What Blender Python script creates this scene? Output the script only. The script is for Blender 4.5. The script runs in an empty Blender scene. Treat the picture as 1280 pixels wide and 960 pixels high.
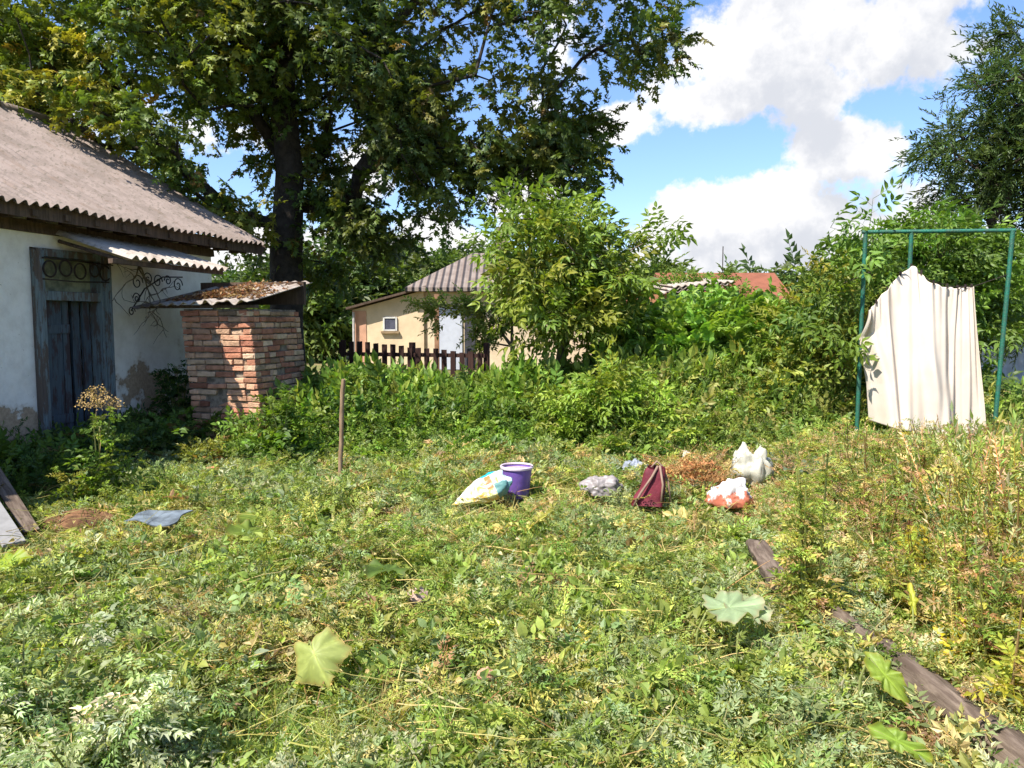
import bpy, math, random
import numpy as np
from mathutils import Vector, Matrix

rng = np.random.default_rng(7)
random.seed(7)
SC = bpy.context.scene
COL = SC.collection
PI = math.pi

# ------------------------------------------------------------------ camera
F_PX, PITCH, EYE = 967.0, math.radians(4.73), 1.60
cam_d = bpy.data.cameras.new('camera')
cam_d.sensor_width = 36.0
cam_d.lens = 36.0 * F_PX / 1280.0
cam_d.clip_start, cam_d.clip_end = 0.05, 2000.0
cam = bpy.data.objects.new('camera', cam_d)
COL.objects.link(cam)
cam.location = (0, 0, EYE)
cam.rotation_euler = (PI / 2 - PITCH, 0, 0)
SC.camera = cam

# ------------------------------------------------------------------ light
SUN_EL = math.radians(53)
SUN_H = Vector((-0.725, -0.687, 0)).normalized()
SUN_DIR = Vector((SUN_H.x * math.cos(SUN_EL), SUN_H.y * math.cos(SUN_EL), math.sin(SUN_EL)))
sun_d = bpy.data.lights.new('sun', 'SUN')
sun_d.energy = 5.0
sun_d.angle = math.radians(0.5)
sun_d.color = (1.0, 0.955, 0.88)
sun = bpy.data.objects.new('sun', sun_d)
COL.objects.link(sun)
sun.rotation_euler = SUN_DIR.to_track_quat('Z', 'Y').to_euler()

SC.view_settings.view_transform = 'Standard'
SC.view_settings.look = 'None'
SC.view_settings.gamma = 1.0
SC.view_settings.exposure = 1.06
SC.cycles.use_denoising = True
SC.cycles.max_bounces = 8
SC.cycles.diffuse_bounces = 4
SC.cycles.transmission_bounces = 4
SC.cycles.glossy_bounces = 2
SC.cycles.use_adaptive_sampling = True
SC.cycles.adaptive_threshold = 0.02

W = bpy.data.worlds.new('World')
SC.world = W
W.use_nodes = True


class NG:
    """tiny node-graph helper"""
    def __init__(s, tree):
        s.t = tree; s.n = tree.nodes; s.l = tree.links
    def new(s, kind, **kw):
        nd = s.n.new(kind)
        for k, v in kw.items():
            setattr(nd, k, v)
        return nd
    def put(s, sock, v):
        if hasattr(v, 'is_output'):
            s.l.new(v, sock)
        else:
            sock.default_value = v
    def m(s, op, a, b=0.0, c=None, clamp=False):
        nd = s.new('ShaderNodeMath', operation=op); nd.use_clamp = clamp
        s.put(nd.inputs[0], a); s.put(nd.inputs[1], b)
        if c is not None: s.put(nd.inputs[2], c)
        return nd.outputs[0]
    def vm(s, op, a, b=None, sc=None):
        nd = s.new('ShaderNodeVectorMath', operation=op)
        s.put(nd.inputs[0], a)
        if b is not None: s.put(nd.inputs[1], b)
        if sc is not None: s.put(nd.inputs['Scale'], sc)
        return nd.outputs[0]
    def noise(s, vec, scale, detail=4.0, rough=0.55, dist=0.0):
        nd = s.new('ShaderNodeTexNoise')
        if vec is not None: s.l.new(vec, nd.inputs['Vector'])
        nd.inputs['Scale'].default_value = scale
        nd.inputs['Detail'].default_value = detail
        nd.inputs['Roughness'].default_value = rough
        nd.inputs['Distortion'].default_value = dist
        return nd.outputs[0]
    def smooth(s, v, a, b, lo=0.0, hi=1.0):
        nd = s.new('ShaderNodeMapRange', interpolation_type='SMOOTHSTEP')
        s.put(nd.inputs['Value'], v)
        nd.inputs['From Min'].default_value = a; nd.inputs['From Max'].default_value = b
        nd.inputs['To Min'].default_value = lo; nd.inputs['To Max'].default_value = hi
        return nd.outputs[0]
    def mix(s, f, a, b, mode='MIX'):
        nd = s.new('ShaderNodeMix', data_type='RGBA', blend_type=mode)
        s.put(nd.inputs[0], f)
        s.put(nd.inputs[6], a if hasattr(a, 'is_output') else (*a, 1) if len(a) == 3 else a)
        s.put(nd.inputs[7], b if hasattr(b, 'is_output') else (*b, 1) if len(b) == 3 else b)
        return nd.outputs[2]


def px_dir(px, py):
    x, y = (px - 640) / F_PX, -(py - 480) / F_PX
    c, s_ = math.cos(PITCH), math.sin(PITCH)
    return Vector((x, c + y * s_, -s_ + y * c))


def at(px, py, Y):
    """the point of the place seen at photo pixel (px, py) at distance Y along the view"""
    d = px_dir(px, py)
    k = Y / d.y
    return Vector((d.x * k, d.y * k, EYE + d.z * k))


def gp(px, py, z=0.0):
    d = px_dir(px, py)
    k = (z - EYE) / d.z
    return Vector((d.x * k, d.y * k, z))


def build_world():
    g = NG(W.node_tree)
    g.n.clear()
    out = g.new('ShaderNodeOutputWorld')
    bg = g.new('ShaderNodeBackground')
    sky = g.new('ShaderNodeTexSky', sky_type='NISHITA')
    sky.sun_disc = False
    sky.sun_elevation = SUN_EL
    sky.sun_rotation = math.atan2(SUN_H.x, SUN_H.y)
    sky.air_density = 1.0
    sky.dust_density = 0.6
    sky.ozone_density = 1.6
    tc = g.new('ShaderNodeTexCoord')
    gen = tc.outputs['Generated']
    # cumulus banks: soft ellipses in azimuth / elevation, broken up by fractal noise
    blobs = []
    for (px, py, rx, ry, k) in [
        (1045, 25, 200, 100, 1.0), (985, 75, 200, 85, 1.0), (900, 112, 115, 48, .8),
        (960, 262, 150, 60, 1.0), (1060, 195, 110, 60, .9), (1010, 300, 240, 60, 1.0),
        (1150, 280, 120, 90, .9), (775, 155, 62, 34, .8), (700, 60, 60, 80, .7), (690, 120, 45, 40, .7),
        (540, 310, 110, 50, 1.0), (240, 160, 90, 40, .7), (80, 150, 90, 40, .8), (120, 60, 100, 30, .55),
        (330, 30, 90, 30, .5), (640, 250, 90, 60, .7), (1195, 90, 40, 25, .35), (860, 330, 300, 28, .85),
        (450, 210, 50, 70, .6), (1000, -100, 260, 100, .9), (300, 320, 300, 60, .8)]:
        d = px_dir(px, py).normalized()
        blobs.append((math.atan2(d.x, d.y), math.asin(d.z), rx / F_PX, ry / F_PX, k))

    def density(vec):
        sep = g.new('ShaderNodeSeparateXYZ'); g.l.new(vec, sep.inputs[0])
        az = g.m('ARCTAN2', sep.outputs[0], sep.outputs[1])
        el = g.m('ARCSINE', sep.outputs[2])
        big = g.noise(vec, 5.5, 3.0, .5)
        wob = g.noise(vec, 13.0, 6.0, .6)
        fine = g.noise(vec, 42.0, 5.0, .6)
        acc = None
        for a, e, ra, re, k in blobs:
            u = g.m('MULTIPLY', g.m('SUBTRACT', az, a), 1 / ra)
            v = g.m('MULTIPLY', g.m('SUBTRACT', el, e), 1 / re)
            q = g.m('ADD', g.m('MULTIPLY', u, u), g.m('MULTIPLY', v, v))
            h = g.m('MULTIPLY', g.m('SUBTRACT', 1.15, q), k)
            h = g.m('MAXIMUM', h, -.6)
            acc = h if acc is None else g.m('SMOOTH_MAX', acc, h, .10)
        # elsewhere in the sky: scattered cloud
        else_ = g.m('MULTIPLY', g.m('SUBTRACT', big, .60), 2.6)
        outside = g.smooth(az, .75, 1.1)
        outside2 = g.smooth(az, -.75, -1.1)
        m_out = g.m('MAXIMUM', outside, outside2)
        acc = g.m('MAXIMUM', acc, g.m('SUBTRACT', g.m('MULTIPLY', m_out, g.m('ADD', else_, .8)), .6))
        n = g.m('MULTIPLY', g.m('SUBTRACT', wob, .5), 2.6)
        n2 = g.m('MULTIPLY', g.m('SUBTRACT', fine, .5), .75)
        return g.m('ADD', acc, g.m('ADD', n, n2))

    d0 = density(gen)
    off = g.vm('NORMALIZE', g.vm('ADD', gen, (-.022, -.01, .052)))
    d1 = density(off)
    cover = g.smooth(d0, .38, .78)
    # thin cloud towards the sun side is brightest, thick cloud above makes the base grey
    thick = g.smooth(d1, .40, 1.35)
    shade = g.m('MULTIPLY', thick, .8)
    white = g.mix(shade, (4.75, 4.7, 4.7), (2.75, 2.9, 3.25))
    skyc = g.mix(1.0, sky.outputs[0], (.74, .84, 1.03), 'MULTIPLY')
    colr = g.mix(cover, skyc, white)
    g.l.new(colr, bg.inputs[0])
    bg.inputs[1].default_value = 0.115
    g.l.new(bg.outputs[0], out.inputs[0])


build_world()


# ------------------------------------------------------------------ object helpers
def tag(o, label=None, cat=None, group=None, kind=None):
    if label: o['label'] = label
    if cat: o['category'] = cat
    if group: o['group'] = group
    if kind: o['kind'] = kind
    return o


def thing(name, label, cat, loc=(0, 0, 0), rz=0.0, group=None):
    o = bpy.data.objects.new(name, None)
    o.empty_display_size = .2
    COL.objects.link(o)
    o.location = loc
    o.rotation_euler = (0, 0, rz)
    return tag(o, label, cat, group)


def mesh_np(name, V, T, mat, parent=None, C=None, smooth=False):
    me = bpy.data.meshes.new(name)
    V = np.asarray(V, np.float32); T = np.asarray(T, np.int32)
    k = T.shape[1]
    me.vertices.add(len(V)); me.vertices.foreach_set('co', V.ravel())
    me.loops.add(T.size); me.loops.foreach_set('vertex_index', T.ravel())
    me.polygons.add(len(T)); me.polygons.foreach_set('loop_start', np.arange(0, T.size, k, dtype=np.int32))
    me.polygons.foreach_set('use_smooth', np.full(len(T), smooth, bool))
    if C is not None:
        at_ = me.color_attributes.new('tint', 'FLOAT_COLOR', 'POINT')
        C4 = np.ones((len(V), 4), np.float32); C4[:, :3] = C
        at_.data.foreach_set('color', C4.ravel())
    me.update(calc_edges=True)
    me.materials.append(mat)
    o = bpy.data.objects.new(name, me)
    COL.objects.link(o)
    if parent: o.parent = parent
    return o


class MB:
    """collects boxes, tubes and grids; build() links them as one mesh object"""
    def __init__(s):
        s.v = []; s.f = []; s.c = []
    def add(s, V, Fc, col=(1, 1, 1)):
        b = len(s.v)
        s.v += [tuple(p) for p in V]
        s.f += [tuple(i + b for i in f) for f in Fc]
        s.c += [tuple(col)] * len(V)
        return s
    def box(s, c, size, rz=0.0, M=None, col=(1, 1, 1), jit=0.0):
        hx, hy, hz = size[0] / 2, size[1] / 2, size[2] / 2
        R = M if M is not None else Matrix.Rotation(rz, 3, 'Z')
        V = []
        for sz in (-1, 1):
            for sx, sy in ((-1, -1), (1, -1), (1, 1), (-1, 1)):
                p = R @ Vector((sx * hx, sy * hy, sz * hz)) + Vector(c)
                if jit: p += Vector([random.uniform(-jit, jit) for _ in range(3)])
                V.append(p)
        return s.add(V, [(3, 2, 1, 0), (4, 5, 6, 7), (0, 1, 5, 4), (1, 2, 6, 5), (2, 3, 7, 6), (3, 0, 4, 7)], col)
    def tube(s, pts, r, n=8, col=(1, 1, 1), cap=True):
        pts = [Vector(p) for p in pts]
        rs = r if isinstance(r, (list, tuple)) else [r] * len(pts)
        V = []; Fc = []
        prev = None
        for i, p in enumerate(pts):
            t = (pts[min(i + 1, len(pts) - 1)] - pts[max(i - 1, 0)]).normalized()
            if prev is None:
                a = t.orthogonal().normalized()
            else:
                a = (prev - t * prev.dot(t)).normalized()
            prev = a
            b = t.cross(a)
            for k in range(n):
                w = 2 * PI * k / n
                V.append(p + (a * math.cos(w) + b * math.sin(w)) * rs[i])
        for i in range(len(pts) - 1):
            for k in range(n):
                k2 = (k + 1) % n
                Fc.append((i * n + k, i * n + k2, (i + 1) * n + k2, (i + 1) * n + k))
        if cap:
            Fc.append(tuple(range(n - 1, -1, -1)))
            Fc.append(tuple(range((len(pts) - 1) * n, len(pts) * n)))
        return s.add(V, Fc, col)
    def lathe(s, prof, n=32, c=(0, 0, 0), col=(1, 1, 1)):
        V = []; Fc = []
        for r, z in prof:
            for k in range(n):
                w = 2 * PI * k / n
                V.append((c[0] + r * math.cos(w), c[1] + r * math.sin(w), c[2] + z))
        for i in range(len(prof) - 1):
            for k in range(n):
                k2 = (k + 1) % n
                Fc.append((i * n + k, i * n + k2, (i + 1) * n + k2, (i + 1) * n + k))
        return s.add(V, Fc, col)
    def grid(s, fn, nu, nv, col=(1, 1, 1), thick=0.0):
        P = [[Vector(fn(i / nu, j / nv)) for j in range(nv + 1)] for i in range(nu + 1)]
        V = [P[i][j] for i in range(nu + 1) for j in range(nv + 1)]
        w = nv + 1
        Fc = [(i * w + j, (i + 1) * w + j, (i + 1) * w + j + 1, i * w + j + 1) for i in range(nu) for j in range(nv)]
        if thick:
            N = len(V)
            nrm = [Vector((0, 0, 0)) for _ in V]
            for f in Fc:
                n_ = (V[f[1]] - V[f[0]]).cross(V[f[3]] - V[f[0]])
                for q in f: nrm[q] += n_
            V2 = [V[q] - nrm[q].normalized() * thick for q in range(N)]
            F2 = [tuple(N + q for q in reversed(f)) for f in Fc]
            E = [i * w for i in range(nu + 1)], [i * w + nv for i in range(nu + 1)], list(range(w)), [nu * w + j for j in range(w)]
            side = []
            for k, e in enumerate(E):
                for a, b in zip(e[:-1], e[1:]):
                    side.append((a, b, b + N, a + N) if k in (1, 2) else (b, a, a + N, b + N))
            return s.add(V + V2, Fc + F2 + side, col)
        return s.add(V, Fc, col)
    def build(s, name, mat, parent=None, smooth=False, bevel=0.0, auto=None):
        me = bpy.data.meshes.new(name)
        me.from_pydata([tuple(v) for v in s.v], [], s.f)
        at_ = me.color_attributes.new('tint', 'FLOAT_COLOR', 'POINT')
        at_.data.foreach_set('color', np.array([(*c, 1.0) for c in s.c], np.float32).ravel())
        if smooth:
            me.polygons.foreach_set('use_smooth', [True] * len(me.polygons))
        me.materials.append(mat)
        o = bpy.data.objects.new(name, me)
        COL.objects.link(o)
        if auto is not None:
            me.set_sharp_from_angle(angle=math.radians(auto))
        if bevel:
            b = o.modifiers.new('bevel', 'BEVEL'); b.width = bevel; b.segments = 2; b.limit_method = 'ANGLE'
        if parent: o.parent = parent
        return o


# ------------------------------------------------------------------ noise on the ground
def vnoise(x, y, scale, seed=0, octv=3):
    x = np.asarray(x, float) * scale; y = np.asarray(y, float) * scale
    tot = np.zeros_like(x); amp = 1.0; norm = 0
    for o in range(octv):
        r = np.random.default_rng(seed * 17 + o).random((64, 64))
        xi = np.floor(x).astype(int); yi = np.floor(y).astype(int)
        fx = x - xi; fy = y - yi
        fx = fx * fx * (3 - 2 * fx); fy = fy * fy * (3 - 2 * fy)
        g_ = lambda a, b: r[a % 64, b % 64]
        v = (g_(xi, yi) * (1 - fx) + g_(xi + 1, yi) * fx) * (1 - fy) + (g_(xi, yi + 1) * (1 - fx) + g_(xi + 1, yi + 1) * fx) * fy
        tot += v * amp; norm += amp; amp *= .5; x = x * 2.03 + 11; y = y * 2.03 + 7
    return tot / norm


def gz(x, y):
    return (vnoise(x, y, .55, 3, 3) - .5) * .16


def gzf(x, y):
    return float(gz(np.array([x]), np.array([y]))[0])


# ------------------------------------------------------------------ materials
def new_mat(name):
    m = bpy.data.materials.new(name); m.use_nodes = True
    g = NG(m.node_tree); b = g.n['Principled BSDF']
    return m, g, b


def objco(g):
    return g.new('ShaderNodeTexCoord').outputs['Object']


def leaf_mat(name, trans=.38, rough=.5, spec=.35):
    m, g, b = new_mat(name)
    a = g.new('ShaderNodeVertexColor'); a.layer_name = 'tint'
    b.inputs['Roughness'].default_value = rough
    b.inputs['Specular IOR Level'].default_value = spec
    c = g.mix(1.0, a.outputs[0], (1.18, 1.12, 1.0), 'MULTIPLY')
    g.l.new(c, b.inputs['Base Color'])
    t = g.new('ShaderNodeBsdfTranslucent')
    g.l.new(g.mix(1.0, a.outputs[0], (1.6, 1.6, .55), 'MULTIPLY'), t.inputs[0])
    mx = g.new('ShaderNodeMixShader'); mx.inputs[0].default_value = trans
    g.l.new(b.outputs[0], mx.inputs[1]); g.l.new(t.outputs[0], mx.inputs[2])
    g.l.new(mx.outputs[0], g.n['Material Output'].inputs[0])
    return m


def plain(name, col, rough=.7, var=.18, scale=6.0, bump=.0, bscale=40.0, spec=.3, col2=None, metal=0.0, tint=False):
    m, g, b = new_mat(name)
    co = objco(g)
    n = g.noise(co, scale, 6.0, .62)
    c2 = col2 or tuple(c * (1 - var * 2) for c in col)
    c = g.mix(g.smooth(n, .35, .68), col, c2)
    if tint:
        a = g.new('ShaderNodeVertexColor'); a.layer_name = 'tint'
        c = g.mix(1.0, c, a.outputs[0], 'MULTIPLY')
    g.l.new(c, b.inputs['Base Color'])
    b.inputs['Roughness'].default_value = rough
    b.inputs['Specular IOR Level'].default_value = spec
    b.inputs['Metallic'].default_value = metal
    if bump:
        bp = g.new('ShaderNodeBump'); bp.inputs['Strength'].default_value = bump; bp.inputs['Distance'].default_value = .02
        g.l.new(g.noise(co, bscale, 5.0, .6), bp.inputs['Height'])
        g.l.new(bp.outputs[0], b.inputs['Normal'])
    return m


def wood_mat(name, col, col2, scale=(30, 30, 2.5), rough=.85, bump=.5):
    m, g, b = new_mat(name)
    co = objco(g)
    st = g.vm('MULTIPLY', co, scale)
    n = g.noise(st, 1.0, 6.0, .65, .4)
    big = g.noise(co, 3.0, 4.0, .6)
    c = g.mix(g.smooth(n, .38, .66), col, col2)
    c = g.mix(g.smooth(big, .5, .75), c, tuple(x * .6 for x in col))
    g.l.new(c, b.inputs['Base Color'])
    b.inputs['Roughness'].default_value = rough
    b.inputs['Specular IOR Level'].default_value = .2
    bp = g.new('ShaderNodeBump'); bp.inputs['Strength'].default_value = bump; bp.inputs['Distance'].default_value = .01
    g.l.new(n, bp.inputs['Height']); g.l.new(bp.outputs[0], b.inputs['Normal'])
    return m


M = {}
M['leaf'] = leaf_mat('leaf')
M['leaf_dark'] = leaf_mat('leaf_dark', .28, .5, .3)
M['leaf_dry'] = leaf_mat('leaf_dry', .2, .8, .15)
M['bark'] = plain('bark', (.055, .042, .032), .9, .3, 9, .8, 30)
M['twig'] = plain('twig', (.16, .12, .075), .85, .25, 12)
M['stem'] = plain('stem', (.12, .15, .045), .7, .25, 12)
M['drystem'] = plain('drystem', (.36, .26, .13), .8, .25, 20)
M['green_paint'] = plain('green_paint', (.010, .125, .078), .5, .3, 14, .4, 70, .4, col2=(.03, .085, .055))
M['asbestos'] = None


def asbestos_mat(name, col, col2, lich):
    m, g, b = new_mat(name)
    co = objco(g)
    n1 = g.noise(co, 2.2, 7.0, .65)
    n2 = g.noise(co, 18.0, 6.0, .7)
    n3 = g.noise(g.vm('MULTIPLY', co, (3.0, 9.0, 3.0)), 1.0, 5.0, .6)
    c = g.mix(g.smooth(n1, .38, .65), col, col2)
    c = g.mix(g.m('MULTIPLY', g.smooth(n2, .50, .68), .75), c, lich)
    c = g.mix(g.m('MULTIPLY', g.smooth(n3, .52, .72), .45), c, (.17, .115, .08))
    g.l.new(c, b.inputs['Base Color'])
    b.inputs['Roughness'].default_value = .92
    b.inputs['Specular IOR Level'].default_value = .15
    bp = g.new('ShaderNodeBump'); bp.inputs['Strength'].default_value = .5; bp.inputs['Distance'].default_value = .01
    g.l.new(n2, bp.inputs['Height']); g.l.new(bp.outputs[0], b.inputs['Normal'])
    return m


M['asbestos'] = asbestos_mat('asbestos_sheet', (.26, .205, .175), (.19, .15, .125), (.11, .095, .07))
M['asbestos_light'] = asbestos_mat('asbestos_light', (.42, .365, .31), (.32, .26, .21), (.17, .135, .10))
M['dark_wood'] = wood_mat('dark_wood', (.075, .05, .035), (.13, .085, .06))
M['grey_wood'] = wood_mat('grey_wood', (.085, .06, .044), (.185, .14, .105), (38, 5, 38))
M['fence_wood'] = wood_mat('fence_wood', (.030, .014, .011), (.05, .024, .018))


def wall_mat():
    m, g, b = new_mat('limewashed_wall')
    co = objco(g)
    sep = g.new('ShaderNodeSeparateXYZ'); g.l.new(co, sep.inputs[0])
    n1 = g.noise(co, 1.6, 5.0, .55)
    n2 = g.noise(co, 5.0, 8.0, .65)
    n3 = g.noise(co, 26.0, 6.0, .65)
    base = g.mix(g.smooth(n2, .35, .7), (.89, .825, .735), (.76, .69, .60))
    base = g.mix(g.smooth(n3, .66, .71), base, (.42, .36, .29))          # small chips
    # limewash fallen off in patches that get larger towards the splashed foot of the wall
    low = g.smooth(sep.outputs[2], 1.55, .15)
    k = g.m('ADD', g.m('MULTIPLY', n1, .85), g.m('ADD', g.m('MULTIPLY', n2, .35), g.m('MULTIPLY', low, .33)))
    peel = g.smooth(k, .80, .825)
    edge = g.smooth(k, .755, .80)
    base = g.mix(g.m('MULTIPLY', edge, .45), base, (.60, .50, .38))
    clay = g.mix(g.smooth(n3, .4, .62), (.47, .34, .225), (.36, .25, .16))
    c = g.mix(peel, base, clay)
    g.l.new(c, b.inputs['Base Color'])
    b.inputs['Roughness'].default_value = .95
    b.inputs['Specular IOR Level'].default_value = .1
    bp = g.new('ShaderNodeBump'); bp.inputs['Strength'].default_value = .6; bp.inputs['Distance'].default_value = .02
    h = g.m('SUBTRACT', g.m('MULTIPLY', n2, .6), g.m('MULTIPLY', peel, .7))
    g.l.new(h, bp.inputs['Height']); g.l.new(bp.outputs[0], b.inputs['Normal'])
    return m


M['wall'] = wall_mat()


def peel_paint(name, paint, under, scale=7.0, thr=.5):
    m, g, b = new_mat(name)
    co = objco(g)
    st = g.vm('MULTIPLY', co, (4.0, 4.0, 1.0))
    n = g.noise(st, scale * .35, 8.0, .7)
    f = g.noise(g.vm('MULTIPLY', co, (60.0, 60.0, 4.0)), 1.0, 5.0, .6)
    pc = g.mix(g.smooth(f, .35, .7), paint, tuple(c * .6 for c in paint))
    c = g.mix(g.smooth(n, thr, thr + .06), pc, under)
    g.l.new(c, b.inputs['Base Color'])
    b.inputs['Roughness'].default_value = .75
    bp = g.new('ShaderNodeBump'); bp.inputs['Strength'].default_value = .5; bp.inputs['Distance'].default_value = .006
    g.l.new(g.m('ADD', n, g.m('MULTIPLY', f, .3)), bp.inputs['Height']); g.l.new(bp.outputs[0], b.inputs['Normal'])
    return m


M['door'] = peel_paint('door_paint', (.075, .10, .12), (.05, .032, .032), 7, .5)
M['door_frame'] = peel_paint('frame_paint', (.17, .21, .22), (.10, .075, .06), 8, .48)
M['iron'] = plain('rusty_iron', (.045, .03, .025), .8, .3, 30, .3, 80)
M['brick'] = plain('old_brick', (1, 1, 1), .92, .16, 14, .7, 55, .15, tint=True)
M['mortar'] = plain('mortar', (.30, .24, .18), .95, .3, 14, .6, 60, .1)


def ground_mat():
    m, g, b = new_mat('garden_soil')
    co = objco(g)
    n1 = g.noise(co, .6, 6.0, .6); n2 = g.noise(co, 9.0, 7.0, .65)
    c = g.mix(g.smooth(n2, .35, .65), (.15, .115, .06), (.23, .19, .09))
    c = g.mix(g.smooth(n1, .38, .58), c, (.13, .145, .045))
    g.l.new(c, b.inputs['Base Color'])
    b.inputs['Roughness'].default_value = .95; b.inputs['Specular IOR Level'].default_value = .1
    bp = g.new('ShaderNodeBump'); bp.inputs['Strength'].default_value = .8; bp.inputs['Distance'].default_value = .03
    g.l.new(n2, bp.inputs['Height']); g.l.new(bp.outputs[0], b.inputs['Normal'])
    return m


M['ground'] = ground_mat()

# ------------------------------------------------------------------ leaf shapes (verts, triangles); +Y is the growing direction
def leaf4(l=1.0, w=.5, fold=.22, droop=.18):
    return (np.array([(0, 0, 0), (-w / 2, .42 * l, fold * w), (w / 2, .42 * l, fold * w), (0, l, -droop * l)], float),
            np.array([(0, 2, 3), (0, 3, 1)]))


def leaf8(l=1.0, w=.5, fold=.2, droop=.2):
    V = [(0, 0, 0), (-w * .42, .28 * l, fold * w), (w * .42, .28 * l, fold * w), (0, .3 * l, 0), (-w * .46, .58 * l, fold * w - droop * .25 * l),
         (w * .46, .58 * l, fold * w - droop * .25 * l), (0, .62 * l, -droop * .3 * l), (0, l, -droop * l)]
    T = [(0, 3, 1), (0, 2, 3), (1, 3, 6), (1, 6, 4), (3, 2, 5), (3, 5, 6), (4, 6, 7), (6, 5, 7)]
    return np.array(V, float), np.array(T)


def palm(l=1.0, droop=.12, lobes=5, notch=.48):
    ang = np.radians(np.linspace(-125, 125, lobes))
    rad = np.array([.5, .85, 1.0, .85, .5]) if lobes == 5 else np.ones(lobes)
    pts = [(0, 0)]
    for i in range(lobes):
        pts.append((math.sin(ang[i]) * rad[i] * .62, .42 + math.cos(ang[i]) * rad[i] * .58))
        if i < lobes - 1:
            am = (ang[i] + ang[i + 1]) / 2
            rm = notch * (rad[i] + rad[i + 1]) / 2
            pts.append((math.sin(am) * rm * .62, .42 + math.cos(am) * rm * .58))
    V = [(0, .42 * l, .05 * l)] + [(x * l, y * l, -droop * l * (x * x * 2 + (y - .4) ** 2) * 2) for x, y in pts]
    n = len(pts)
    T = [(0, 1 + (i + 1) % n, 1 + i) for i in range(n)]
    return np.array(V, float), np.array(T)


def rotm(ax, ang):
    return np.array(Matrix.Rotation(ang, 3, Vector(ax)))


def join(parts):
    """parts: (V, T, tint) -> one (V, T, tintmul)"""
    Vs, Ts, Cs, b = [], [], [], 0
    for V, T, c in parts:
        Vs.append(V); Ts.append(T + b); Cs.append(np.tile(np.asarray(c, float), (len(V), 1))); b += len(V)
    return np.concatenate(Vs), np.concatenate(Ts), np.concatenate(Cs)


def stem_strip(P, r):
    """thin three-sided stem through points P"""
    V, T = [], []
    P = np.asarray(P, float)
    for i, p in enumerate(P):
        rr = r * (1 - .6 * i / max(1, len(P) - 1))
        for k in range(3):
            a = 2 * PI * k / 3
            V.append(p + np.array([math.cos(a) * rr, 0, math.sin(a) * rr]))
    for i in range(len(P) - 1):
        for k in range(3):
            a, b_, c, d = i * 3 + k, i * 3 + (k + 1) % 3, (i + 1) * 3 + (k + 1) % 3, (i + 1) * 3 + k
            T += [(a, b_, c), (a, c, d)]
    return np.array(V), np.array(T)


def sprig(n=9, L=1.0, leaf=leaf4, ll=.35, lw=.5, ang=55, curve=.15, rng_=None, stem_c=(1.2, .95, .8), stem_r=.012, tipleaf=True, roll=35, lift=20, grow=0.3, pair=False, var=.25):
    r = rng_ or rng
    parts = []
    f = lambda t: np.array([math.sin(t * 2.0) * curve * .3, t * L, -curve * t * t * L])
    parts.append((*stem_strip([f(t) for t in np.linspace(0, 1, 5)], stem_r), stem_c))
    for i in range(n):
        t = .12 + .86 * (i + .5) / n
        side = 1 if i % 2 else -1
        for sd in ((1, -1) if pair else (side,)):
            s = ll * (1 - grow * t) * r.uniform(.75, 1.2)
            V, T = leaf(s, s * lw)
            R = rotm((0, 0, 1), -sd * math.radians(ang + r.uniform(-18, 18))) @ rotm((1, 0, 0), math.radians(lift + r.uniform(-30, 25))) @ rotm((0, 1, 0), math.radians(r.uniform(-roll, roll)))
            c = np.ones(3) * r.uniform(1 - var, 1 + var)
            parts.append(((V @ R.T) + f(t), T, c))
    if tipleaf:
        s = ll * .8
        V, T = leaf(s, s * lw)
        parts.append((V + f(1.0), T, np.ones(3)))
    return join(parts)


def single(V, T):
    return V, T, np.ones((len(V), 3))


def frames(D, spin):
    """rotation matrices whose +Y follows D, turned about it by spin"""
    D = D / np.linalg.norm(D, axis=1, keepdims=True)
    up = np.tile(np.array([[0, 0, 1.0]]), (len(D), 1))
    bad = np.abs(D[:, 2]) > .97
    up[bad] = (1, 0, 0)
    X = np.cross(D, up); X /= np.linalg.norm(X, axis=1, keepdims=True)
    Z = np.cross(X, D)
    c, s = np.cos(spin)[:, None], np.sin(spin)[:, None]
    X2 = X * c + Z * s; Z2 = -X * s + Z * c
    return np.stack([X2, D, Z2], axis=2)


class Scat:
    def __init__(s):
        s.V = []; s.T = []; s.C = []; s.n = 0
    def put(s, protos, P, D, S, C, spin=None):
        N = len(P)
        if N == 0: return s
        P = np.asarray(P, float); D = np.asarray(D, float)
        S = np.broadcast_to(np.asarray(S, float), (N,)); C = np.broadcast_to(np.asarray(C, float), (N, 3))
        if spin is None: spin = rng.uniform(-.5, .5, N)
        R = frames(D, spin)
        which = rng.integers(0, len(protos), N)
        for k, (V, T, c) in enumerate(protos):
            q = np.nonzero(which == k)[0]
            if len(q) == 0: continue
            W_ = np.einsum('nij,vj->nvi', R[q] * S[q][:, None, None], V) + P[q][:, None, :]
            nv = len(V)
            Tn = T[None] + (np.arange(len(q)) * nv)[:, None, None] + s.n
            s.V.append(W_.reshape(-1, 3)); s.T.append(Tn.reshape(-1, 3))
            s.C.append((C[q][:, None, :] * c[None]).reshape(-1, 3))
            s.n += nv * len(q)
        return s
    def build(s, name, mat, parent=None):
        return mesh_np(name, np.concatenate(s.V), np.concatenate(s.T), mat, parent, np.concatenate(s.C))


def rdir(n, zlo=-1.0, zhi=1.0):
    a = rng.uniform(0, 2 * PI, n); z = rng.uniform(zlo, zhi, n)
    r = np.sqrt(1 - z * z)
    return np.stack([r * np.cos(a), r * np.sin(a), z], 1)


def pal(n, cols, w, jitter=.18):
    c = np.array(cols)[rng.choice(len(cols), n, p=np.array(w) / np.sum(w))]
    return c * np.exp(rng.normal(0, jitter, (n, 1))) * np.exp(rng.normal(0, .05, (n, 3)))


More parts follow.
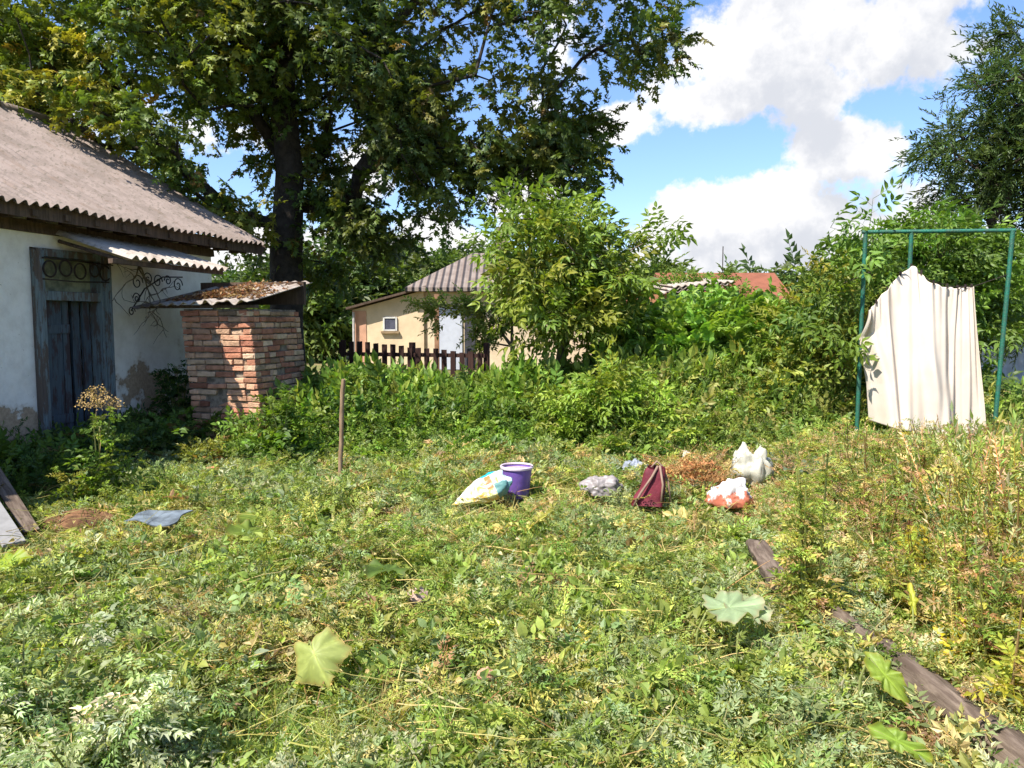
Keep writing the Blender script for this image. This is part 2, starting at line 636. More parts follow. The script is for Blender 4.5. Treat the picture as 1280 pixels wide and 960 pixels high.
G_MID, G_DARK, G_YEL, G_LIME = (.075, .135, .022), (.035, .075, .018), (.19, .20, .028), (.125, .20, .025)
G_SILV, G_BLUE, STRAW, BROWN, GOLD = (.17, .22, .12), (.06, .12, .05), (.34, .27, .11), (.17, .09, .035), (.30, .23, .03)

# ================================================================== SETTING
def build_ground():
    xs = np.concatenate([[-600, -200, -90, -50, -34], np.linspace(-24, 24, 161), [34, 50, 90, 200, 600]])
    ys = np.concatenate([[-300, -60, -20], np.linspace(-6, 34, 135), [45, 70, 120, 250, 600]])
    X, Y = np.meshgrid(xs, ys, indexing='ij')
    Z = gz(X, Y)
    far = (np.abs(X) > 24) | (Y > 34) | (Y < -6)
    Z[far] = 0
    V = np.stack([X, Y, Z], 2).reshape(-1, 3)
    nx, ny = len(xs), len(ys)
    i, j = np.meshgrid(np.arange(nx - 1), np.arange(ny - 1), indexing='ij')
    a = i * ny + j
    T = np.stack([a, a + ny, a + ny + 1, a + 1], 2).reshape(-1, 4)
    o = mesh_np('ground', V, T, M['ground'], smooth=True)
    tag(o, kind='structure')


build_ground()

# ------------------------------------------------------------------ the old house on the left
HO = Vector((-5.10, 7.74, 0)); HR = -math.radians(11.7)
HM = Matrix.Translation(HO) @ Matrix.Rotation(HR, 4, 'Z')      # local x = out of the wall, local y = along it


def hw(x, y, z):
    return HM @ Vector((x, y, z))


def corrugated(mb, fn, length, depth, pitch=.13, amp=.024, rows=14, seg=8, sag=0.0, thick=.007):
    """fn(a, b) -> (point, normal) ; waves run along b"""
    n = int(length / pitch * seg)
    def f(u, v):
        p, nr = fn(u, v)
        w = amp * math.cos(2 * PI * u * length / pitch)
        return p + nr * w
    mb.grid(f, n, rows, thick=thick)


def build_house():
    h = thing('old_house', 'low old whitewashed house with grey corrugated roof and weathered door on the left', 'house', HO, HR)
    y0, y1, d0, d1, dtop, top = -6.5, 3.65, .40, 1.46, 2.36, 2.66
    w = MB()
    th = .42
    def rough_face(ya, yb, za, zb):
        nu, nv = max(2, int((yb - ya) / .09)), max(2, int((zb - za) / .09))
        def f(u, v):
            y, z = ya + (yb - ya) * u, za + (zb - za) * v
            e = min(u, 1 - u, v, 1 - v) * 30
            k = (vnoise(np.array([y]), np.array([z]), 1.7, 5, 4)[0] - .5) * .05 * min(1, e)
            return (k, y, z)
        w.grid(f, nu, nv, thick=0)
    for ya, yb, za, zb in ((y0, d0, -.15, top), (d1, y1, -.15, top), (d0, d1, dtop, top)):
        rough_face(ya, yb, za, zb)
        w.box((-th / 2 - .03, (ya + yb) / 2, (za + zb) / 2), (th, yb - ya, zb - za))
    # gable ends and back wall
    for yy in (y1, y0):
        V = [(-.04, yy, -.15), (-4.96, yy, -.15), (-4.96, yy, top), (-2.5, yy, 4.32), (-.04, yy, top)]
        s = -.3 if yy == y1 else .3
        yo = .03 if yy == y1 else -.03
        V = [(a, b + yo, c) for a, b, c in V]
        V2 = [(a, b + s, c) for a, b, c in V]
        w.add(V + V2, [(0, 1, 2, 3, 4), (9, 8, 7, 6, 5)] + [(i, (i + 1) % 5, 5 + (i + 1) % 5, 5 + i) for i in range(5)])
    w.box((-4.8, (y0 + y1) / 2, top / 2), (.3, y1 - y0 - .7, top + .2))
    w.build('wall', M['wall'], h, smooth=False)
    # reveal lining (threshold)
    t = MB(); t.box((-.16, (d0 + d1) / 2, .06), (.5, d1 - d0 - .01, .14)); t.build('doorstep', M['mortar'], h)
    # door frame
    f = MB()
    fw = .115
    for yy in (d0 + fw / 2 + .002, d1 - fw / 2 - .002):
        f.box((-.02, yy, 1.2), (.16, fw, 2.28), jit=.006)
        f.box((.07, yy + (-.02 if yy < 1 else .02), 1.2), (.035, .10, 2.26), jit=.006)
        f.box((.095, yy + (-.045 if yy < 1 else .045), 1.22), (.03, .035, 2.25), jit=.005)
    f.box((-.02, (d0 + d1) / 2, dtop - .045), (.155, d1 - d0 - .24, .085))
    f.box((-.02, (d0 + d1) / 2, 1.86), (.15, d1 - d0 - .24, .10))
    f.build('door_frame', M['door_frame'], h, bevel=.004)
    tr = MB(); tr.box((-.09, (d0 + d1) / 2, 2.11), (.02, d1 - d0 - .25, .39)); tr.build('transom_panel', plain('transom', (.30, .31, .2), .8, .3, 8), h)
    # door: two leaves of uneven boards, one pushed back so a dark gap shows
    dr = MB()
    ya = d0 + fw + .008
    boards = [(.13, 0), (.12, .006), (.11, -.004), (.10, .004)]
    for bw, off in boards:
        dr.box((-.10 + off, ya + bw / 2, .96), (.035, bw - .006, 1.70), jit=.004); ya += bw
    dr.box((-.075, d0 + fw + .24, .5), (.03, .44, .1)); dr.box((-.075, d0 + fw + .24, 1.5), (.03, .44, .1))
    dr.build('door', M['door'], h, bevel=.003)
    d2 = MB()
    ya = d1 - fw - .008
    for bw, off in ((.11, 0), (.12, -.05)):
        d2.box((-.12 + off, ya - bw / 2, .96), (.035, bw - .006, 1.70), jit=.004); ya -= bw
    d2.build('door', M['door'], h, bevel=.003)
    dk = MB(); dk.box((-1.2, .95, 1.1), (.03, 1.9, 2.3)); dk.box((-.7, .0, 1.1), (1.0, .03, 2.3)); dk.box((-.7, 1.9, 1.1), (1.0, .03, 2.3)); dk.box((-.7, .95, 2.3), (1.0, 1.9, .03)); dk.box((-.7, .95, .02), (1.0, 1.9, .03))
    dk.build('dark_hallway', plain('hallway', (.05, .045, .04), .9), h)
    # iron scrolls over the door and along the canopy
    s = MB()
    def ring(cy, cz, r, x=.10, a0=0, a1=2 * PI, rr=.009):
        k = 18
        s.tube([(x, cy + r * math.cos(a0 + (a1 - a0) * i / k), cz + r * math.sin(a0 + (a1 - a0) * i / k)) for i in range(k + 1)], rr, 6)
    for i, cy in enumerate((.55, .77, .98, 1.20, 1.37)):
        ring(cy, 2.14 + .02 * (i % 2), .085 if i != 3 else .07, rr=.010)
    s.tube([(.10, .44, 2.03), (.10, .9, 2.02), (.10, 1.46, 2.04)], .008, 6)
    s.tube([(.10, .44, 2.25), (.10, .9, 2.25), (.10, 1.5, 2.24)], .008, 6)
    s.build('iron_scrollwork', M['iron'], h, smooth=True)
    # eave boards
    e = MB()
    e.box((.20, (y0 + y1) / 2 + .2, 2.685), (.46, y1 - y0 + .9, .03))
    e.box((.43, (y0 + y1) / 2 + .2, 2.66), (.03, y1 - y0 + .9, .13), jit=.01)
    for k in range(26):
        e.box((.22, y0 + .2 + k * .42, 2.64), (.5, .07, .06))
    e.box((.03, (y0 + y1) / 2, 2.57), (.06, y1 - y0, .12), jit=.01)
    e.build('eave_board', M['dark_wood'], h)
    # roof: two corrugated slopes and ridge caps
    r = MB()
    ex, ez, rx, rz = .54, 2.715, -2.5, 4.50
    L0, L1 = y0 - .4, 4.22
    def slope(sgn):
        def fn(u, v):
            y = L1 + (L0 - L1) * u if sgn > 0 else L0 + (L1 - L0) * u
            x = ex + (rx - ex) * v
            z = ez + (rz - ez) * v - .05 * math.sin(PI * v) - .035 * math.sin(y * 1.1 + 1) * math.sin(PI * v) + .012 * math.sin(y * 5.1)
            z += .014 * (1 if (v * 2.02) % 1 < .04 and v > .1 else 0)
            if sgn < 0: x = 2 * rx - x
            nn = Vector((rz - ez, 0, ex - rx)).normalized()
            if sgn < 0: nn.x = -nn.x
            return Vector((x, y, z)), nn
        return fn
    corrugated(r, slope(1), L1 - L0, 3.5, rows=16, seg=7, amp=.026)
    ro = r.build('roof', M['asbestos'], h, smooth=True, auto=50)
    r2 = MB(); corrugated(r2, slope(-1), L1 - L0, 3.5, rows=3, seg=6, amp=.026)
    r2.build('roof', M['asbestos'], h, smooth=True, auto=50)
    c = MB()
    for k in range(11):
        ya = L0 + k * 1.05
        c.tube([(rx, ya, rz + .0), (rx, min(ya + 1.1, L1 + .03), rz + .012)], [.085, .095], 10)
    c.build('ridge_cap', M['asbestos'], ro, smooth=True)
    # rake boards on the far gable
    b = MB()
    for sgn in (1, -1):
        p0 = Vector((ex if sgn > 0 else 2 * rx - ex, 4.17, ez - .09)); p1 = Vector((rx, 4.17, rz - .09))
        mid = (p0 + p1) / 2; ln = (p1 - p0).length
        ang = math.atan2(p1.z - p0.z, p1.x - p0.x)
        b.box(mid, (ln, .03, .15), M=Matrix.Rotation(-ang, 3, 'Y'))
    b.build('gable_board', M['dark_wood'], h)
    # canopy over the door
    cp = MB()
    A0, A1 = .70, 2.5
    def fc(u, v):
        y = A1 + (A0 - A1) * u
        return Vector((.98 - .94 * v, y, 2.245 + .29 * v - .012 * (u * 2 - 1) + .02 * math.sin(y * 2))), Vector((.28, 0, 1)).normalized()
    corrugated(cp, fc, A1 - A0, 1.0, pitch=.145, rows=6, seg=9, amp=.024)
    can = cp.build('door_canopy', M['asbestos_light'], h, smooth=True, auto=50)
    ca = MB()
    ca.box((.88, 1.5, 2.205), (.06, 2.0, .05), jit=.006)
    for yy in (.75, 1.5, 2.4):
        ca.tube([(.05, yy, 2.45), (.88, yy, 2.215)], .022, 6)
    ca.build('canopy_frame', M['dark_wood'], can)
    br = MB()
    def scroll(c0, r0, turns, flip, x, wob=.0):
        pts = []
        for i in range(40):
            a = turns * 2 * PI * i / 39
            rr = r0 * (1 - .8 * i / 39)
            pts.append((x + wob * i / 39, c0[0] + flip * rr * math.cos(a), c0[1] + rr * math.sin(a)))
        br.tube(pts, .007, 5)
    for yy, zz, r0, fl in ((1.72, 2.05, .10, 1), (1.92, 2.1, .085, -1), (1.70, 1.86, .07, -1), (2.1, 2.08, .09, 1), (2.3, 2.1, .07, -1), (2.5, 2.05, .10, 1), (1.6, 1.7, .06, 1)):
        scroll((yy, zz), r0, 1.4, fl, .25)
    br.tube([(.25, 1.6, 1.72), (.25, 1.85, 1.98), (.25, 2.2, 2.14), (.25, 2.6, 2.16)], .009, 6)
    br.build('canopy_bracket', M['iron'], can, smooth=True)
    return h


house = build_house()


def dead_vine():
    o = hw(.18, 1.55, 0)
    t = thing('dead_vine', 'leafless dark vine twigs hanging under the canopy right of the door', 'vine', o, HR)
    m = MB()
    def walk(p, d, L, r, depth):
        pts = [p.copy()]
        n = max(4, int(L / .05))
        for k in range(n):
            d = (d + Vector((random.gauss(0, .10), random.gauss(0, .30), random.gauss(-.04, .28)))).normalized()
            p = p + d * (L / n)
            p.x = min(max(p.x, -.12), .5)
            pts.append(p.copy())
            if depth and random.random() < .30:
                walk(p.copy(), Vector((random.gauss(0, .3), random.gauss(0, 1), random.gauss(-.4, .7))).normalized(), L * random.uniform(.3, .55), r * .6, depth - 1)
        m.tube(pts, [r * (1 - .7 * k / len(pts)) for k in range(len(pts))], 5)
    walk(Vector((.30, -.10, 2.22)), Vector((-.1, .5, -.8)), .75, .011, 2)
    walk(Vector((.30, -.10, 2.22)), Vector((-.1, .9, -.3)), .85, .011, 2)
    walk(Vector((.30, -.10, 2.22)), Vector((-.1, .2, -.9)), .60, .009, 2)
    m.build('stem', M['twig'], t, smooth=True)


dead_vine()

# ------------------------------------------------------------------ brick outhouse beside it
def build_pier():
    p = thing('brick_outhouse', 'small crumbling red brick outhouse with a corrugated sheet lid beside the white house', 'outhouse', hw(1.30, 2.27, 0), HR)
    # local: x -.45...45 , y -.62...62, z 0..1.74 ; the foot has slipped sideways
    W2, D2, H = .45, .62, 1.74
    shear = lambda z: .17 * (1 - z / H)
    core = MB()
    V = []
    for z in (-.1, H - .01):
        for sx, sy in ((-1, -1), (1, -1), (1, 1), (-1, 1)):
            V.append((sx * (W2 - .035) + shear(z), sy * (D2 - .035), z))
    core.add(V, [(3, 2, 1, 0), (4, 5, 6, 7), (0, 1, 5, 4), (1, 2, 6, 5), (2, 3, 7, 6), (3, 0, 4, 7)])
    core.build('mortar', M['mortar'], p)
    b = MB()
    ch = .0715
    reds = [(.50, .24, .145), (.55, .31, .19), (.46, .20, .12), (.60, .41, .27), (.57, .35, .22), (.42, .175, .11)]
    for k in range(24):
        z = -.02 + ch * k + ch / 2 + .02
        off = .06 if k % 2 else 0
        for face in range(4):
            half = W2 if face % 2 == 0 else D2
            depth = D2 if face % 2 == 0 else W2
            u = -half + (0 if k % 2 == (face % 2) else .0)
            first = True
            while u < half - .02:
                ln = .12 if (first and k % 2 == face % 2) else random.choice((.25, .25, .12, .24))
                first = False
                ln = min(ln, half - u)
                low = 1 - z / H
                if ln > .03 and random.random() > .015 + .11 * low:
                    out = random.gauss(0, .006) - max(0, random.gauss(-.008, .026)) * (.4 + 1.2 * low)
                    cx = u + ln / 2; cy = -depth + .055 - out
                    col = Vector(random.choice(reds)) * random.uniform(.85, 1.35)
                    if random.random() < .12: col = col * .55
                    R = Matrix.Rotation(face * PI / 2, 3, 'Z')
                    pos = R @ Vector((cx, cy, 0))
                    Mx = R @ Matrix.Rotation(random.gauss(0, .02), 3, 'Z') @ Matrix.Rotation(random.gauss(0, .018), 3, 'Y')
                    b.box((pos.x + shear(z), pos.y, z + random.gauss(0, .002)), (max(.02, ln - .012), .11, ch - .012 - random.random() * .006), M=Mx, col=col, jit=.0055)
                u += ln
    b.build('brickwork', M['brick'], p, bevel=.008)
    # roof sheets
    lid = MB()
    def fl(u, v):
        x = -.72 + 1.26 * u; y = -.78 + 1.62 * v
        z = 1.80 + .30 * v + .02 * math.sin(3 * x + 1) - .015 * math.sin(PI * u)
        if v < .12 and u > .55: z -= .02 * math.sin(u * 31)
        return Vector((x, y, z)), Vector((0, -.2, 1)).normalized()
    corrugated(lid, fl, 1.26, 1.6, pitch=.145, rows=8, seg=8, amp=.016)
    ld = lid.build('sheet_lid', M['asbestos_light'], p, smooth=True, auto=50)
    s2 = MB()
    def fl2(u, v):
        x = -1.0 + .40 * u; y = -.74 + 1.5 * v
        z = 1.745 + .27 * v + .05 * u + .01 * math.sin(9 * x)
        return Vector((x, y, z)), Vector((0, -.2, 1)).normalized()
    corrugated(s2, fl2, .40, 1.6, pitch=.145, rows=6, seg=8, amp=.014)
    s2.build('sheet_lid', M['asbestos'], p, smooth=True, auto=50)
    bt = MB()
    bt.box((-.20, -.60, 1.757), (1.5, .07, .035), jit=.004)
    b2 = MB(); b2.box((-.2, .60, 1.95), (1.5, .06, .3), jit=.004); b2.build('roof_batten', M['dark_wood'], p)
    bt.build('roof_batten', M['dark_wood'], p)
    # dead leaves and moss lying on the lid: uncountable
    sc = Scat()
    n = 1500
    x = rng.normal(-.05, .27, n).clip(-.68, .5); y = (-.62 + np.abs(rng.normal(0, .42, n))).clip(-.75, .7)
    z = 1.80 + .30 * (y + .78) / 1.62 + .02 * np.sin(3 * x + 1) + rng.uniform(.012, .07, n) * np.exp(-(x / .4) ** 2)
    sc.put([single(*leaf4(1, .6, .3, .4))], np.stack([x, y, z], 1), rdir(n, -.2, .5), rng.uniform(.03, .065, n),
           pal(n, [(.22, .115, .06), (.16, .08, .045), (.30, .2, .12), (.12, .07, .045), (.36, .28, .2)], [3, 3, 2, 2, 1]), rng.uniform(-1, 1, n))
    o = sc.build('fallen_leaves', M['leaf_dry'], p); o['kind'] = 'stuff'
    return p


build_pier()

# ------------------------------------------------------------------ trees and shrubs
def grow(name, label, cat, base, trunk, centers, r0, protos, per, spray_r, size, colors, weights, leafmat, group=None, barkmat=None,
         droop=-.1, outward=.6, center=None, minr=.006, seglen=.35, shrink=1.0, ctint=None, jitter=.2, names=('trunk', 'crown'), wob=.08):
    """skeleton: every cluster centre is joined to the nearest limb; leaves are set in sprigs round the centres"""
    base = np.array(base, float)
    t = thing(name, label, cat, tuple(base), 0, group)
    nodes = []; par = []; extra = []
    tr = np.array(trunk, float)
    for i, p in enumerate(tr):
        nodes.append(p); par.append(i - 1)
    nt = len(nodes)
    order = np.argsort(np.linalg.norm(centers - tr[-1] * .5 - tr[0] * .5, axis=1))
    arr = np.array(nodes)
    plen = [0.0]
    for i in range(1, nt): plen.append(plen[-1] + np.linalg.norm(arr[i] - arr[i - 1]))
    tips = []
    for ci in order:
        c = centers[ci]
        A = np.array(nodes)
        d = np.linalg.norm(A - c, axis=1)
        pen = d + .22 * np.array(plen) + np.where(A[:, 2] > c[2] + .3, .5 * (A[:, 2] - c[2]), 0)
        pen[0] += 2.0
        k = int(np.argmin(pen))
        p0 = A[k]; ln = d[k]
        m = max(1, int(ln / seglen))
        prev = k
        side = rng.normal(0, wob, 3) * ln
        for q in range(1, m + 1):
            s = q / m
            p = p0 + (c - p0) * s + side * math.sin(PI * s) + np.array([0, 0, .10 * ln * math.sin(PI * s)])
            nodes.append(p); par.append(prev); plen.append(plen[prev] + ln / m)
            prev = len(nodes) - 1
        tips.append(prev)
    nn = len(nodes); cnt = np.zeros(nn)
    for tp in tips: cnt[tp] += 1
    for i in range(nn - 1, 0, -1):
        if i >= nt: cnt[par[i]] += cnt[i]
    for i in range(nt - 1, 0, -1): cnt[i - 1] += cnt[i]
    rad = np.maximum(minr, r0 * (cnt / max(1, cnt[0])) ** .5)
    for i in range(nt): rad[i] = max(rad[i], r0 * (1 - .75 * i / max(1, nt - 1)))
    rad[0] *= 1.25
    A = np.array(nodes)
    idx = np.arange(1, nn); pa = np.array(par)[1:]
    p0, p1 = A[pa], A[idx]
    r1 = rad[idx]; rr0 = np.where(idx < nt, rad[pa], np.minimum(rad[pa], r1 * 1.35))
    D = p1 - p0; L = np.linalg.norm(D, axis=1); ok = L > 1e-4
    p0, p1, r1, rr0, D = p0[ok], p1[ok], r1[ok], rr0[ok], D[ok]
    R = frames(D, np.zeros(len(D)))
    K = 7
    an = 2 * PI * np.arange(K) / K
    ringv = np.stack([np.cos(an), np.zeros(K), np.sin(an)], 1)
    ra = np.einsum('nij,kj->nki', R, ringv)
    over = D / np.linalg.norm(D, axis=1, keepdims=True) * (r1 * .4)[:, None]
    Va = p0[:, None] + ra * rr0[:, None, None]; Vb = (p1 + over)[:, None] + ra * r1[:, None, None]
    V = np.concatenate([Va, Vb], 1).reshape(-1, 3)
    kk = np.arange(K); k2 = (kk + 1) % K
    q = np.stack([kk, k2, K + k2, K + kk], 1)
    T = (q[None] + (np.arange(len(D)) * 2 * K)[:, None, None]).reshape(-1, 4)
    mesh_np(names[0], V - base, T, barkmat or M['bark'], t, smooth=True)
    # foliage
    sc = Scat()
    N = len(centers)
    C0 = np.repeat(centers, per, axis=0)
    n = len(C0)
    off = rng.normal(0, 1, (n, 3)); off /= np.linalg.norm(off, axis=1, keepdims=True)
    off *= (rng.random((n, 1)) ** .6) * spray_r * np.array([1, 1, .75])
    cen = np.array(center if center is not None else A[:nt].mean(0))
    outv = C0 - cen; outv /= (np.linalg.norm(outv, axis=1, keepdims=True) + 1e-6)
    Dv = rdir(n) + outv * outward + off / spray_r * .7 + np.array([0, 0, droop])
    clump = np.repeat(np.exp(rng.normal(0, jitter, (N, 1))), per, axis=0)
    cc = pal(N, colors, weights, .05)
    cl = np.repeat(cc, per, axis=0) * .6 + pal(n, colors, weights, .12) * .4
    if ctint is not None: cl = cl * ctint(C0)
    sc.put(protos, C0 + off - base, Dv, size * rng.uniform(.75, 1.25, n), cl * clump, rng.uniform(-.9, .9, n))
    sc.build(names[1], leafmat, t)
    return t


def ellipsoid_pts(n, specs, edge=.35, keep=None):
    """random cluster centres inside a set of ellipsoids, denser near their skins"""
    vol = np.array([s[1][0] * s[1][1] * s[1][2] * (s[2] if len(s) > 2 else 1) for s in specs]) ** .8
    out = []
    for s, k in zip(specs, rng.multinomial(n, vol / vol.sum())):
        d = rdir(k); r = rng.random((k, 1)) ** edge
        out.append(np.array(s[0]) + d * r * np.array(s[1]))
    P = np.concatenate(out)
    if keep is not None: P = P[keep(P)]
    return P


def px_ell(px, py, Y, rx, rz, ry):
    """an ellipsoid at a photo place: radii in photo pixels across and up, metres in depth"""
    c = at(px, py, Y); s = Y / F_PX
    return ((c.x, c.y, c.z), (rx * s, ry, rz * s))


# sprig prototypes
maple_sprigs = [sprig(7, 1.0, lambda l, w: palm(l, .15), .62, 1, 60, .25, lift=-10, stem_c=(.7, .5, .5), stem_r=.012, roll=50) for _ in range(4)]
ovate_sprigs = [sprig(9, 1.0, leaf4, .40, .5, 55, .2, stem_c=(1.1, .9, .8), roll=45, lift=0) for _ in range(5)]
broad_sprigs = [sprig(8, 1.0, leaf8, .46, .62, 58, .25, stem_c=(1.1, .9, .8), roll=45, lift=0) for _ in range(4)]
willow_sprigs = [sprig(14, 1.0, leaf4, .34, .26, 40, .45, stem_c=(.9, .8, .6), stem_r=.007, roll=40, lift=-5) for _ in range(4)]


def compound(n=3, L=1.0, ll=.42, lw=.42):
    parts = []
    f = lambda t: np.array([0, t * L, -.22 * t * t * L])
    parts.append((*stem_strip([f(t) for t in np.linspace(0, 1, 4)], .011), (1.3, 1.1, .9)))
    for i in range(n):
        t = .35 + .55 * i / max(1, n - 1)
        for sd in (1, -1):
            s = ll * rng.uniform(.8, 1.15)
            V, T = leaf8(s, s * lw, .2, .35)
            R = rotm((0, 0, 1), -sd * math.radians(58 + rng.uniform(-12, 12))) @ rotm((1, 0, 0), math.radians(-12 + rng.uniform(-15, 15))) @ rotm((0, 1, 0), math.radians(rng.uniform(-25, 25)))
            parts.append((V @ R.T + f(t), T, np.ones(3) * rng.uniform(.85, 1.15)))
    V, T = leaf8(ll * 1.1, ll * lw * 1.2, .2, .4)
    parts.append((V + f(1.0), T, np.ones(3)))
    return join(parts)


comp_leaves = [compound(2), compound(3), compound(3), compound(2, ll=.5)]


def comp_spray():
    parts = []
    f = lambda t: np.array([0, t, -.15 * t * t])
    parts.append((*stem_strip([f(t) for t in np.linspace(0, 1, 4)], .012), (.9, .7, .6)))
    for i in range(5):
        V, T, c = comp_leaves[rng.integers(0, 4)]
        sd = 1 if i % 2 else -1
        s = rng.uniform(.5, .72)
        R = rotm((0, 0, 1), -sd * math.radians(60 + rng.uniform(-20, 20))) @ rotm((1, 0, 0), math.radians(rng.uniform(-30, 25))) @ rotm((0, 1, 0), math.radians(rng.uniform(-30, 30)))
        parts.append((V * s @ R.T + f(.2 + .2 * i), T, np.ones(3) * rng.uniform(.85, 1.15)))
    return join(parts)


comp_sprays = [comp_spray() for _ in range(4)]


def big_tree():
    Y = 14.0
    b = at(362, 470, Y); b.z = 0
    tr = [(b.x, Y, -.1), (b.x - .02, Y, 1.4), (b.x + .0, Y + .02, 2.8), (b.x + .10, Y, 4.2), (b.x + .02, Y - .05, 5.6), (b.x + .2, Y, 7.0), (b.x + .4, Y, 8.4), (b.x + .3, Y, 9.6)]
    E = [px_ell(640, 60, Y - .3, 190, 100, 2.6), px_ell(600, 200, Y, 130, 60, 2.2), px_ell(490, 120, Y, 150, 130, 3.2), px_ell(330, 60, Y, 170, 150, 3.6),
         px_ell(170, 70, Y - .5, 200, 120, 3.0), px_ell(220, 200, Y - 1.2, 130, 60, 1.4), px_ell(300, 255, Y - 1.0, 90, 45, 1.4),
         px_ell(30, 60, Y - .5, 160, 80, 2.8), px_ell(195, 195, 11.4, 85, 45, .6), px_ell(150, 150, 11.6, 110, 40, .8), px_ell(265, 262, 12.2, 55, 26, .5), px_ell(250, 170, 12.4, 90, 60, .8), px_ell(40, 110, 11.6, 90, 28, .8), px_ell(480, 270, Y, 95, 70, 1.8), px_ell(400, 200, Y + .5, 130, 80, 2.2), px_ell(690, 190, Y, 70, 80, 1.5),
         px_ell(405, 330, Y + .6, 60, 40, .9), px_ell(235, 245, 12.8, 60, 34, .7), px_ell(300, 285, 13.2, 40, 24, .5), px_ell(380, 300, Y - .9, 46, 40, .4), px_ell(520, 290, Y, 50, 40, .9), px_ell(440, 300, Y, 60, 60, 1.0),
         px_ell(770, 50, Y, 80, 55, 1.6), px_ell(700, 100, Y, 80, 60, 1.6),
         px_ell(300, -160, Y, 260, 150, 4.0), px_ell(560, -140, Y, 220, 130, 3.5), px_ell(80, -120, Y, 200, 110, 3.0), px_ell(390, -330, Y, 240, 140, 3.6)]
    def keep(P):
        # holes where the sky shows
        n = vnoise(P[:, 0] + P[:, 2] * .6, P[:, 2] + P[:, 1] * .4, .75, 21, 2)
        trunk_clear = (np.abs(P[:, 0] - b.x) < .62) & (P[:, 1] < Y + .2) & (P[:, 2] < 5.2) & (P[:, 2] > 3.3)
        return (n > .385) & ~trunk_clear
    C = ellipsoid_pts(1380, E, .55, keep)
    def ct(P):
        # left boughs tinted lighter for the sun falling there, plus early autumn yellow
        left = np.clip((-2.6 - P[:, 0]) / 3.5, 0, 1)[:, None]
        return (1 - left) * np.array([1.1, 1.15, 1.0]) + left * np.array([1.85, 1.85, 1.1])
    grow('chestnut_tree', 'big spreading tree with dark trunk and yellowing leaves rising behind the white house', 'tree', (b.x, Y, 0), tr, C, .30,
         maple_sprigs, 20, .62, .235, [(.04, .065, .02), (.07, .10, .024), (.105, .115, .026), (.16, .13, .03), (.26, .11, .045)], [5, 5, 2.4, 1.0, .12], M['leaf_dark'],
         droop=-.35, outward=.4, ctint=ct, seglen=.45)


big_tree()


def box_elder():
    Y = 10.6
    b = at(690, 560, Y); b.z = 0
    tr = [(b.x, Y, -.1), (b.x + .05, Y, .6), (b.x + .15, Y + .05, 1.3), (b.x + .2, Y, 2.0), (b.x + .3, Y, 2.7)]
    E = [px_ell(672, 300, Y, 48, 38, .7), px_ell(725, 325, Y, 52, 42, .8), px_ell(668, 355, Y, 32, 28, .6), px_ell(715, 262, Y, 28, 16, .4),
         px_ell(770, 330, Y - .2, 24, 30, .4), px_ell(822, 300, Y - .2, 28, 12, .2), px_ell(700, 400, Y - .2, 46, 24, .6), px_ell(765, 395, Y, 36, 28, .5), px_ell(640, 318, Y, 22, 26, .4)]
    C = ellipsoid_pts(74, E, .5)
    grow('young_maple', 'young bushy ash leaved maple with pale compound leaves in the middle of the hedge', 'tree', (b.x, Y, 0), tr, C, .07,
         comp_sprays, 5, .30, .40, [(.16, .235, .035), (.11, .18, .03), (.25, .25, .04), (.13, .20, .035)], [4, 3, 1.8, 3], M['leaf'], droop=-.1, outward=.7, seglen=.25, minr=.004, barkmat=M['twig'])
    # bright shoots lower in front
    Y = 8.9
    b = at(770, 590, Y); b.z = 0
    E = [px_ell(765, 505, Y, 46, 22, .4), px_ell(735, 525, Y, 30, 22, .3), px_ell(800, 520, Y, 28, 20, .3)]
    C = ellipsoid_pts(34, E, .5)
    grow('maple_shoots', 'low bright green clump of leafy shoots at the foot of the hedge', 'shrub', (b.x, Y, 0), [(b.x, Y, -.05), (b.x, Y, .25), (b.x, Y, .5)], C, .02,
         comp_sprays, 5, .22, .30, [(.17, .26, .035), (.20, .28, .04), G_YEL], [5, 3, 1], M['leaf'], seglen=.2, minr=.003, barkmat=M['stem'], names=('stem', 'foliage'))


box_elder()


